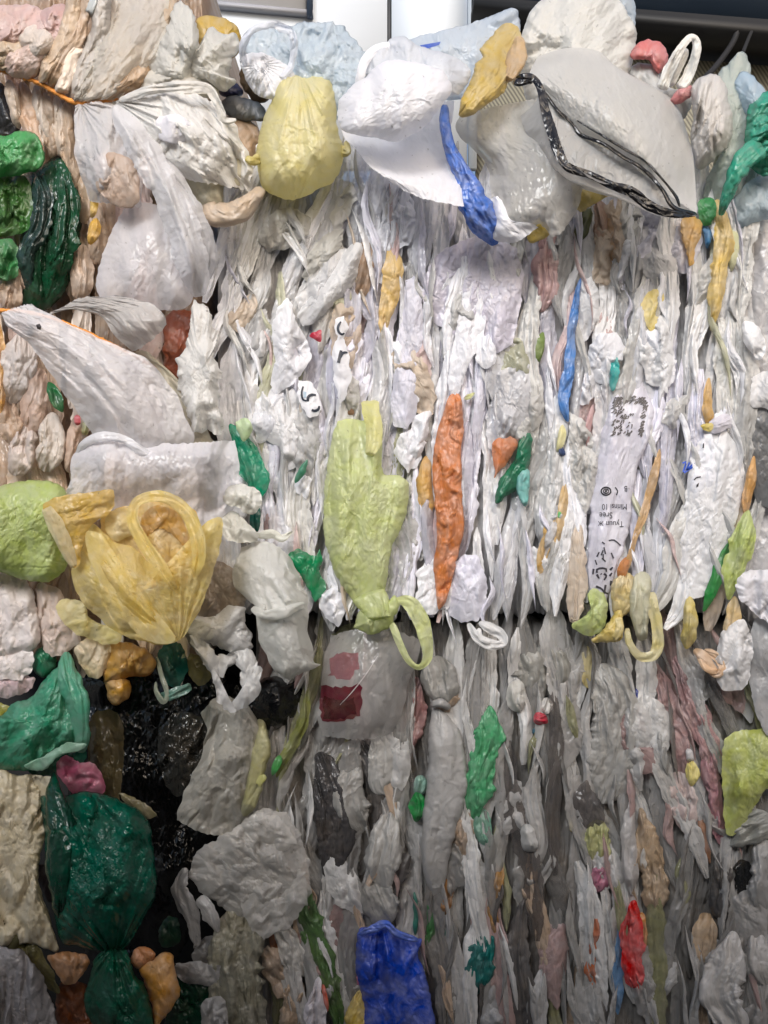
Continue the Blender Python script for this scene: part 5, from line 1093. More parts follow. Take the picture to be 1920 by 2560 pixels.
ps('olive green scrap strip above the clear film near the blue strip', [(1355, 830), (1350, 870), (1344, 912)], [6, 12, 6], (112, 134, 72), d=.02, bulge=7, amp=5, lm='olive green scrap')
r_ = root('plastic_bag', 'bottle green and aqua bag with crinkled folds pressed in the upper bale', BAG, 1285, 1170, 0.03, lm='bottle green bag')
blob('body', [(1240, 1250), (1248, 1200), (1285, 1150), (1300, 1092), (1325, 1088), (1328, 1130), (1318, 1180), (1300, 1215), (1270, 1240), (1245, 1262)], film((40, 118, 86), rough=.24, trans=.28, stain=.02, bump=.8), c=(1285, 1185), d=.02, H=22, amp=12, sx=8, sy=60, ang=25, parent=r_, sharp=1.3)
strip('aqua_fold', [(1318, 1170, .03), (1305, 1215, .035), (1312, 1265, .03)], [10, 18, 8], film((96, 186, 178), rough=.24, trans=.3, stain=.02), bulge=9, amp=7, sx=8, sy=40, parent=r_)
pb('rust orange bag corner above the bottle green bag', [(1230, 1108), (1265, 1092), (1292, 1100), (1280, 1140), (1248, 1180), (1236, 1196), (1232, 1150)], (204, 116, 70), .035, 16, 6, m=dict(trans=.32), lm='rust orange corner')
ps('tan strip in the upper bale below the bottle green bag', [(1412, 1200), (1408, 1260), (1402, 1320), (1392, 1370)], [8, 13, 13, 9], (206, 168, 108), d=.028, bulge=9, amp=6)
ps('amber crumpled strip pressed in the upper bale between white strips', [(1375, 1282), (1376, 1330), (1358, 1380), (1354, 1460)], [12, 18, 16, 10], (216, 168, 88), d=.03, bulge=11, amp=8, lm='amber crumpled strip')
ps('tiny bright green scrap beside the amber crumpled strip', [(1400, 1276), (1398, 1302)], [5, 4], (60, 176, 76), d=.036, bulge=4, amp=3)
ps('long narrow ochre film slanting beside the printed clear film', [(1650, 1122), (1632, 1200), (1610, 1280), (1588, 1340), (1572, 1400), (1556, 1450)], [9, 12, 11, 9, 10, 7], (196, 150, 92), d=.03, m=dict(stain=.2), bulge=9, amp=6, lm='long ochre film')
ps('rust scrap at the lower end of the long ochre film', [(1572, 1392), (1560, 1420), (1548, 1448)], [8, 13, 10], (190, 112, 46), d=.036, bulge=8, amp=6)
ps('sand yellow crinkled bag above the yellow bow knot', [(1570, 1430), (1562, 1470), (1556, 1510), (1540, 1545)], [26, 34, 30, 16], (214, 188, 116), d=.03, bulge=15, amp=10, sx=8, sy=40, lm='sand yellow bag')
ps('amber strip at the corner of the upper bale beside grey film', [(1886, 1140), (1878, 1200), (1866, 1250), (1862, 1290)], [8, 13, 14, 9], (206, 146, 70), d=.035, lm='corner amber strip')
ps('lime bag twisted at the corner of the upper bale', [(1870, 1276), (1862, 1330), (1846, 1390), (1832, 1440), (1820, 1500)], [16, 30, 30, 24, 12], (182, 200, 96), d=.045, bulge=22, amp=10, m=dict(trans=.34), lm='corner lime bag')
ps('green strip slanting behind the corner lime bag', [(1828, 1350), (1806, 1410), (1782, 1470), (1758, 1530)], [10, 18, 16, 7], (52, 140, 70), d=.03, bulge=9, amp=6, lm='corner green strip')
ps('tan bag strip below the corner lime bag', [(1838, 1490), (1832, 1550), (1814, 1610)], [14, 20, 14], (208, 174, 112), d=.03, bulge=13, amp=8, lm='corner tan strip')
pb('lime folded bag poking out at the bottom edge of the upper bale', [(1470, 1480), (1492, 1470), (1515, 1495), (1518, 1540), (1505, 1575), (1480, 1590), (1450, 1582), (1430, 1565), (1458, 1540), (1476, 1520)], (182, 200, 110), .03, 24, 8, m=dict(trans=.34), lm='small lime folded bag')
r_ = root('plastic_bag', 'yellow bag tied in a bow at the bottom edge of the upper bale', BAG, 1520, 1570, 0.04, lm='yellow bow knot')
yb = film((222, 194, 96), trans=.34, rough=.3, stain=.05)
blob('bow', [(1480, 1606), (1500, 1580), (1520, 1555), (1550, 1525), (1556, 1560), (1552, 1600), (1520, 1606)], yb, d=.035, H=18, amp=9, sx=10, sy=24, ang=-40, parent=r_, sharp=1.4)
strip('tail', [(1545, 1540, .045), (1548, 1575, .05), (1530, 1600, .045)], [9, 12, 8], film((232, 210, 130), trans=.34, stain=.03), bulge=6, amp=5, sx=6, sy=30, parent=r_)
r_ = root('plastic_bag', 'pale yellow bag with its round handle loop hanging below the upper bale', BAG, 1610, 1570, 0.05, lm='pale yellow loop')
pyl = film((216, 202, 134), trans=.36, rough=.3, stain=.05)
strip('handle', [(1568, 1570, .04), (1575, 1610, .05), (1600, 1640, .055), (1635, 1635, .055), (1645, 1590, .05), (1636, 1530, .045), (1628, 1480, .035)], [7, 9, 11, 14, 15, 14, 10], pyl, bulge=1, flat=True, amp=10, sx=8, sy=60, parent=r_, lat=1, ends=.06, endmin=.6)
strip('body', [(1606, 1430, .025), (1604, 1480, .035), (1600, 1540, .035), (1606, 1600, .03)], [22, 28, 24, 16], film((206, 204, 178), trans=.34, stain=.08), bulge=12, amp=9, sx=9, sy=60, parent=r_)
ps('yellow olive rolled bag at the bottom edge of the upper bale', [(1722, 1490), (1726, 1540), (1722, 1590), (1716, 1622)], [14, 18, 22, 12], (200, 178, 88), d=.035, bulge=20, amp=6, lm='yellow olive roll')
r_ = root('plastic_bag', 'peach knotted handle hanging below the corner of the upper bale', BAG, 1775, 1655, 0.03, lm='peach knot')
pk = film((214, 172, 130), trans=.32, stain=.1)
strip('handle', [(1735, 1625, .02), (1760, 1645, .035), (1790, 1685, .035), (1806, 1672, .035), (1790, 1640, .03), (1762, 1625, .025)], [10, 14, 12, 9, 9, 8], pk, bulge=2, flat=True, amp=11, sx=6, sy=50, parent=r_)
strip('strand', [(1745, 1640, .03), (1768, 1672, .045), (1796, 1678, .04)], [6, 8, 6], pk, bulge=2, flat=True, amp=8, sx=6, sy=40, parent=r_)
r_ = root('plastic_bag', 'white handle loop sticking out under the white ball shaped bag', BAG, 1215, 1590, 0.04, lm='white handle loop')
strip('handle', [(1172, 1558, .02), (1190, 1590, .04), (1225, 1612, .045), (1258, 1608, .045), (1252, 1586, .04), (1222, 1568, .035), (1196, 1556, .025)], [9, 12, 13, 11, 11, 12, 8], film((226, 225, 224), trans=.3, stain=.02), bulge=2, flat=True, amp=10, sx=7, sy=50, parent=r_)
strip('strand', [(1196, 1570, .04), (1204, 1596, .045), (1230, 1610, .05)], [5, 6, 5], film((222, 221, 220), trans=.3, stain=.02), bulge=2, flat=True, amp=6, parent=r_)
ps('pinkish film high in the upper bale beside the clear lavender film', [(1372, 600), (1362, 660), (1368, 720), (1352, 780)], [18, 34, 30, 14], (206, 172, 172), d=.02, m=dict(rough=.25, trans=.32), sx=8, lm='pinkish film')
ps('mauve pink strip in the upper bale under the clear grey glossy bag', [(1362, 560), (1368, 590), (1360, 640)], [16, 22, 14], (188, 152, 152), d=.012, m=dict(rough=.3))
ps('brown strip under the yellow film of the black edged bag', [(1535, 500), (1545, 560), (1530, 630), (1520, 690)], [20, 24, 16, 8], (176, 134, 92), d=.015, lm='brown strip under the edging')
ps('dark olive strip below the clear grey glossy bag', [(1472, 510), (1458, 560), (1440, 610)], [18, 20, 10], (86, 92, 60), d=.01, m=dict(rough=.25), lm='dark olive strip')
ps('brown film below the black edging among white strips', [(1492, 500), (1508, 560), (1495, 620)], [18, 22, 14], (152, 116, 96), d=.01)
pb('tiny red triangle of film between white folds', [(777, 838), (792, 826), (800, 824), (800, 850), (788, 852)], (190, 26, 52), .06, 6, 3, m=dict(stain=0, rough=.3), lm='tiny red triangle')
pb('small brown scrap above the lime knotted bag', [(855, 1040), (862, 1015), (872, 1008), (882, 1035), (866, 1042)], (150, 112, 76), .02, 8, 4)
ps('yellow green scrap at the edge of a white flap near the orange bag', [(1158, 998), (1172, 992), (1186, 984)], [5, 7, 4], (206, 208, 130), d=.03, bulge=5, amp=3)
ps('pink strip beside the printed clear film', [(1482, 1010), (1474, 1060), (1466, 1118)], [5, 8, 5], (206, 166, 166), d=.024, bulge=6, amp=4)

# ------------------------------------------------------------------ white pieces that catch the eye
def wpad(label, ol, i=0, d=.025, H=20, amp=9, lm=None, m=None, **kw):
    mm = dict(trans=.3, stain=.04, rough=.42); mm.update(m or {})
    kw.setdefault('straight', True); kw.update(flat=True, power=2, back=0, edge=0)
    return pb(label, ol, (W0, W1, W2, W3)[i], d * .7, H * .8, amp * .9, m=mm, lm=lm, **kw)
wpad('bright white leaf shaped flap curling off the upper bale', [(718, 743), (731, 760), (740, 802), (769, 853), (778, 895), (756, 937), (712, 975), (690, 990), (672, 960), (690, 900), (682, 850), (682, 810), (697, 769)], 0, .05, 26, 12, lm='white leaf flap', c=(722, 870), edge=14, m=dict(rough=.45), sx=26, sy=60)
wpad('smooth white pad slanting beside the taupe strip', [(742, 792), (770, 745), (815, 690), (850, 640), (888, 602), (906, 610), (900, 680), (870, 735), (820, 775), (785, 810), (757, 815)], 1, .035, 30, 10, lm='smooth slanting white pad', ang=32, sx=30, sy=120, c=(830, 715))
wpad('smooth white pad above the slanting white pad', [(755, 690), (770, 630), (820, 580), (860, 570), (850, 625), (800, 680), (770, 720)], 3, .025, 26, 10, ang=32, sx=26, sy=100)
wpad('grey white crinkled puff below the pale yellow bag', [(650, 560), (690, 525), (740, 520), (780, 545), (770, 590), (720, 625), (670, 630), (640, 600)], 3, .02, 28, 14, m=dict(rough=.25), sx=14, sy=40, lm='grey white puff')
wpad('white rounded roll near the corner beside the frayed sheet', [(632, 830), (655, 820), (668, 850), (660, 890), (636, 902), (620, 880)], 1, .03, 22, 6, lm='white rounded roll')
wpad('large white crumpled fold below the leaf flap', [(700, 985), (735, 970), (768, 1005), (778, 1060), (770, 1110), (745, 1165), (715, 1180), (700, 1120), (650, 1090), (615, 1060), (612, 1000), (640, 960), (670, 990)], 1, .03, 24, 14, lm='large white crumpled fold', c=(705, 1065), sx=24, sy=70, edge=8)
wpad('small white folded corner beside the lime knotted bag', [(735, 1210), (765, 1180), (778, 1195), (775, 1225), (765, 1250), (745, 1232)], 0, .035, 12, 5)
lav = wpad('long smooth lavender white strip in the middle of the upper bale', [(1015, 700), (1035, 690), (1055, 720), (1060, 800), (1056, 880), (1050, 960), (1040, 1040), (1015, 1075), (985, 1060), (975, 1010), (985, 930), (1000, 840), (1008, 760)], 2, .035, 20, 9, lm='lavender white strip', c=(1022, 880), sx=16, sy=120)
wpad('white pleated scrap under the lavender white strip', [(1000, 1085), (1035, 1070), (1056, 1150), (1035, 1170), (1005, 1165), (985, 1130)], 0, .03, 12, 9, sx=9, sy=60)
pb('big clear lavender film spread on the upper bale', [(1055, 740), (1062, 690), (1090, 640), (1150, 600), (1230, 590), (1290, 620), (1308, 690), (1300, 780), (1280, 860), (1235, 890), (1200, 900), (1170, 860), (1120, 830), (1075, 800)], (208, 204, 218), .022, 14, 16, m=dict(rough=.22, clear=.05, stain=.02, bump=.7), lm='big lavender film', sx=22, sy=120, ang=10, power=2, flat=True, back=0, straight=True, c=(1190, 720))
wpad('white smooth strip over the big lavender film', [(1160, 730), (1185, 705), (1205, 740), (1215, 800), (1205, 860), (1175, 900), (1150, 980), (1130, 1000), (1120, 950), (1130, 870), (1145, 800)], 0, .05, 16, 8, c=(1168, 850), lm='white strip on the lavender film', sx=16, sy=80)
wpad('white fan shaped flap at the lower end of the big lavender film', [(1195, 850), (1225, 835), (1242, 870), (1240, 905), (1210, 925), (1190, 905)], 0, .055, 14, 9, sx=10, sy=50)
pb('clear glossy film bag above the bottle green bag', [(1245, 940), (1270, 920), (1310, 930), (1325, 1000), (1320, 1060), (1290, 1090), (1245, 1095), (1235, 1040)], (206, 206, 210), .03, 26, 12, m=dict(rough=.18, clear=.08, bump=.8), lm='clear glossy film', sx=16, sy=60)
pb('grey white lump beside the clear glossy film', [(1325, 1000), (1350, 985), (1362, 1020), (1350, 1060), (1328, 1078), (1318, 1040)], (196, 194, 190), .025, 20, 7)
pb('olive grey clear film under the big lavender film', [(1250, 880), (1290, 845), (1320, 870), (1325, 930), (1270, 960), (1235, 950)], (172, 172, 150), .012, 16, 9, m=dict(rough=.25, clear=.08))
wpad('white ball shaped bag at the bottom edge of the upper bale', [(1120, 1470), (1130, 1410), (1165, 1385), (1195, 1390), (1215, 1440), (1218, 1510), (1195, 1552), (1150, 1555), (1122, 1540)], 2, .035, 40, 9, lm='white ball bag', sx=26, sy=50, m=dict(rough=.25))
wpad('white crumpled knot beside the lime knot', [(795, 1480), (830, 1470), (862, 1485), (868, 1520), (845, 1568), (815, 1545), (800, 1520)], 0, .04, 22, 12, lm='white crumpled knot', sx=12, sy=24, edge=6)
wpad('large white sheet near the corner with a bright folded edge', [(1730, 1130), (1770, 1070), (1820, 1080), (1850, 1130), (1862, 1200), (1845, 1290), (1815, 1370), (1785, 1450), (1755, 1498), (1720, 1490), (1700, 1440), (1705, 1330), (1712, 1220)], 1, .03, 24, 11, lm='large white corner sheet', c=(1780, 1280), sx=20, sy=140, ang=10)
bl_ = wpad('white printed bag with small blue emblem in the upper bale', [(1762, 1090), (1780, 1082), (1788, 1130), (1790, 1200), (1770, 1250), (1735, 1250), (1725, 1200), (1740, 1150)], 0, .042, 14, 5, lm='blue emblem bag', c=(1762, 1180))
wpad('white plate like strip beside the long blue strip', [(1452, 700), (1480, 690), (1498, 740), (1495, 800), (1470, 850), (1445, 860), (1440, 800)], 1, .028, 18, 7, lm='white plate strip')
wpad('bright white pad under the teal scrap', [(1475, 860), (1500, 830), (1540, 830), (1568, 870), (1555, 900), (1530, 910), (1522, 960), (1490, 960), (1470, 920)], 0, .03, 24, 8, lm='bright white pad')
# printed clear film, with its upside down lettering
pf = ps('clear lavender film printed with black upside down lettering', [(1590, 940), (1580, 1000), (1566, 1080), (1545, 1160), (1532, 1240), (1520, 1320), (1508, 1400), (1500, 1480), (1506, 1520)], [46, 66, 62, 52, 52, 50, 42, 36, 22], (222, 220, 231), d=.035, m=dict(rough=.24, clear=.03, stain=.02, bump=.4), bulge=16, amp=6, sx=26, sy=160, lm='printed clear film', jit=.12, lat=1, tuck=8, name='printed_bag')
ink = plain('black_ink', (26, 24, 32), 0.5)
ink2 = plain('navy_ink', (22, 32, 50), 0.45)
ink_text('lettering', pf, 'Minnsi 10', 1567, 1260, 21, ink, 180, squash=.78)
ink_text('lettering', pf, 'Sree', 1531, 1281, 22, ink, 180, squash=.85)
ink_text('lettering', pf, 'Tyuun ж', 1559, 1303, 21, ink, 180, squash=.85)
ink_text('lettering', pf, 'B', 1568, 1215, 20, ink, 180, squash=.8)
for rr_, ww_ in ((11, 1.8), (6, 1.5), (1.6, 1.6)):
    th_ = np.linspace(0, 2 * np.pi, 18)
    ink_line('ring_mark', pf, [(1515 + rr_ * 1.1 * math.cos(a), 1228 + rr_ * .9 * math.sin(a)) for a in th_], ww_, ink)
ink_line('printed_stroke', pf, [(1538, 1218), (1544, 1228), (1541, 1238)], 1.4, ink)
ink_strokes('faded_lettering', pf, [(a_, [1.7, 1.7]) for a_ in ([(1522, 1352), (1535, 1350), (1552, 1364)], [(1508, 1375), (1503, 1388)], [(1510, 1368), (1514, 1385)], [(1508, 1385), (1508, 1400)], [(1498, 1380), (1492, 1392)], [(1488, 1400), (1492, 1412)], [(1505, 1395), (1514, 1404)], [(1528, 1382), (1534, 1396)], [(1505, 1355), (1512, 1360)])], plain('worn_ink', (62, 60, 68), .5))
ink_strokes('bold_lettering', pf, [(a_, [2.8, 1.9]) for a_ in ([(1492, 1432), (1494, 1422), (1514, 1421), (1516, 1430)], [(1484, 1422), (1482, 1436)], [(1492, 1436), (1498, 1446)], [(1510, 1434), (1516, 1440), (1510, 1450)], [(1502, 1434), (1504, 1436)], [(1525, 1425), (1532, 1418)], [(1524, 1440), (1530, 1432)], [(1528, 1452), (1526, 1464)], [(1514, 1462), (1512, 1480), (1520, 1484)], [(1490, 1466), (1504, 1472), (1512, 1484)])], plain('worn_ink', (62, 60, 68), .5))
# feathery black arch print on the same film
ra = random.Random(3)
fe = []
for i in range(210):
    t_ = ra.random()
    if t_ < .3:      # top band
        x_ = 1536 + ra.random() * 86; y_ = 988 + ra.random() * 15 + 4 * abs(x_ - 1575) / 40
    elif t_ < .78:    # thick leg
        y_ = 996 + ra.random() * 92; x_ = 1536 + ra.random() ** 1.4 * (26 if y_ < 1030 else 48) - (y_ - 1000) * .04
    else:                      # thin leg
        y_ = 996 + ra.random() * 90; x_ = 1612 + ra.random() * 10 - (y_ - 1000) * .16
    a_ = ra.uniform(.4, 1.4); l_ = ra.uniform(5, 12)
    fe.append(([(x_, y_), (x_ - l_ * .5 * math.cos(a_) + 1, y_ + l_ * .5 * math.sin(a_)), (x_ - l_ * math.cos(a_), y_ + l_ * math.sin(a_))], [1.9, 1.4, .6]))
ink_strokes('feathery_arch_print', pf, fe, plain('grey_ink', (84, 80, 80), .5), lift=1.4)
# printed letters on white bags
pr1 = wpad('narrow white bag printed with a navy letter r', [(832, 870), (850, 830), (862, 850), (872, 890), (878, 940), (868, 990), (848, 1010), (838, 960), (832, 910)], 0, .075, 10, 3, lm='bag printed with r', c=(855, 920), name='printed_bag', sx=20, sy=60)
ink_line('printed_letter', pr1, [(846, 907), (849, 894), (852, 880), (853, 876)], [4, 4, 4, 3.5], ink2)
ink_line('printed_letter', pr1, [(851, 893), (856, 884), (864, 881), (869, 882)], [3, 3.6, 3.4, 2], ink2)
pr2 = wpad('white bag printed with part of a round black letter', [(840, 800), (860, 790), (868, 820), (864, 845), (848, 850), (838, 830)], 0, .075, 8, 3, lm='bag with a round letter', name='printed_bag')
ink_line('printed_letter', pr2, [(852, 804), (845, 818), (847, 830), (855, 836), (861, 833)], [2, 3.4, 3.2, 3, 2], ink2)
pr3 = wpad('white bag printed with two navy ring shaped letters', [(748, 950), (775, 955), (795, 985), (805, 1015), (798, 1040), (775, 1045), (755, 1020), (742, 985)], 0, .075, 12, 3, lm='bag with ring letters', name='printed_bag', sx=20, sy=50)
ink_line('printed_letter', pr3, [(758, 966), (754, 982), (757, 998), (766, 1002)], [2.2, 2.6, 2.4, 2], ink2)
ink_line('printed_letter', pr3, [(769, 1003), (771, 992), (779, 987), (790, 988)], [3.4, 3.6, 3.4, 2.4], ink2)
ink_line('printed_letter', pr3, [(779, 1025), (788, 1027), (796, 1023), (798, 1015)], [3, 3.4, 3.4, 2.4], ink2)
ink_poly('blue_tint', pr3, [(758, 978), (766, 980), (766, 994), (759, 994)], film((170, 200, 224), stain=0), lift=.8, n=4)
# blue emblem
bi = plain('blue_ink', (40, 78, 176), 0.45)
ink_strokes('blue_emblem', bl_, [(a_, [2.4, 2.0]) for a_ in ([(1708, 1180), (1716, 1156)], [(1716, 1176), (1724, 1156)], [(1716, 1177), (1736, 1156)], [(1710, 1182), (1722, 1174), (1734, 1166)], [(1706, 1158), (1716, 1154)])], bi)
ink_poly('black_mark', bl_, [(1757, 1110), (1760, 1107), (1760, 1120), (1756, 1120)], ink, n=4)
ink_poly('black_mark', bl_, [(1741, 1212), (1748, 1206), (1746, 1216), (1741, 1219)], ink, n=4)
ink_line('black_mark', bl_, [(1735, 1200), (1742, 1194), (1752, 1192)], 1.4, ink)
# next bale at the right edge: grey film and whites over it
pb('dark grey glossy film at the bale corner by the frame edge', [(1862, 1040), (1900, 1018), (1980, 1030), (1980, 1250), (1900, 1260), (1875, 1180), (1858, 1110)], (118, 120, 122), .0, 24, 9, m=dict(rough=.18), lm='dark grey corner film', sx=30, sy=100)
pb('white film bulge above the dark grey corner film', [(1880, 950), (1910, 930), (1980, 930), (1980, 1030), (1905, 1022), (1875, 1010)], (214, 213, 214), .02, 24, 9)
pb('white curled flap beside the corner of the upper bale', [(1858, 805), (1885, 810), (1908, 840), (1912, 880), (1895, 900), (1870, 870), (1856, 840)], W1, .04, 24, 9, edge=6, lm='white curled flap')
pb('white sheet with a small hole hanging at the frame edge', [(1848, 1440), (1890, 1425), (1980, 1440), (1980, 1580), (1920, 1555), (1870, 1520), (1842, 1480)], (224, 222, 228), .05, 22, 10, edge=8, lm='white holed sheet')
pb('white crumpled bag hanging below the corner of the upper bale', [(1800, 1590), (1830, 1560), (1860, 1550), (1880, 1600), (1878, 1660), (1868, 1710), (1840, 1728), (1800, 1715), (1785, 1660)], (222, 221, 222), .04, 34, 14, lm='white bag below the corner', edge=6)
pb('grey clear film wrapped round the next bale by the frame edge', [(1880, 1560), (1920, 1540), (2000, 1560), (2000, 1860), (1930, 1850), (1890, 1780), (1872, 1680)], (168, 168, 170), .0, 26, 8, m=dict(rough=.3, clear=.05), sx=50, sy=120)

# ================================================================== named bags on the lower bale
DS, DO = 0.8, -0.03
r_ = root('printed_bag', 'clear bag with a maroon printed block under the lime knot', BAG, 920, 1730, 0.0, lm='maroon printed bag')
cm = film((186, 184, 182), clear=.5, trans=.3, rough=.12, stain=.03, bump=.3)
mb = sheet('body', [[(830, 1590, -.02), (900, 1570, .0), (990, 1580, .0), (1060, 1600, -.03)], [(812, 1650, -.01), (890, 1640, .02), (980, 1640, .02), (1040, 1650, -.02)], [(802, 1720, -.01), (880, 1715, .03), (960, 1715, .03), (1020, 1720, -.02)], [(795, 1790, -.01), (870, 1790, .03), (950, 1790, .03), (1005, 1790, -.02)], [(808, 1840, -.02), (870, 1848, .01), (930, 1846, .01), (985, 1830, -.03)]], cm, amp=7, sx=50, sy=80, parent=r_)
def rough_edge(poly, a, sd):
    q = random.Random(sd); out = []
    for k in range(len(poly)):
        (x0, y0), (x1, y1) = poly[k], poly[(k + 1) % len(poly)]
        n_ = max(2, int(math.hypot(x1 - x0, y1 - y0) / 9))
        out += [(x0 + (x1 - x0) * t / n_ + q.uniform(-a, a), y0 + (y1 - y0) * t / n_ + q.uniform(-a, a)) for t in range(n_)]
    return out
ink_poly('maroon_print', mb, rough_edge([(804, 1712), (850, 1720), (902, 1710), (908, 1760), (898, 1790), (850, 1804), (806, 1802), (798, 1760)], 3.5, 1), film((96, 34, 48), trans=.3, rough=.16, stain=.3, clear=.36), lift=1.5, n=16)
ink_poly('maroon_print', mb, rough_edge([(806, 1740), (850, 1752), (886, 1744), (892, 1786), (850, 1798), (808, 1794)], 4, 2), film((72, 20, 34), trans=.2, rough=.16, stain=.2, clear=.3), lift=2.2, n=14)
ink_poly('faded_print', mb, rough_edge([(826, 1646), (850, 1632), (894, 1634), (896, 1672), (872, 1696), (822, 1692)], 5, 3), film((160, 118, 124), trans=.3, rough=.16, stain=.35, clear=.65), lift=1.2, n=16)
ink_line('crease', mb, [(850, 1762), (880, 1730), (916, 1684), (944, 1640)], [.5, 1.3, 1.4, .6], film((206, 200, 200), trans=.3, stain=0, clear=.2), lift=2.6)
ps('olive grey film showing under the lime knot', [(870, 1560), (880, 1600), (850, 1640)], [40, 50, 26], (158, 160, 124), d=-.025, m=dict(clear=.05))

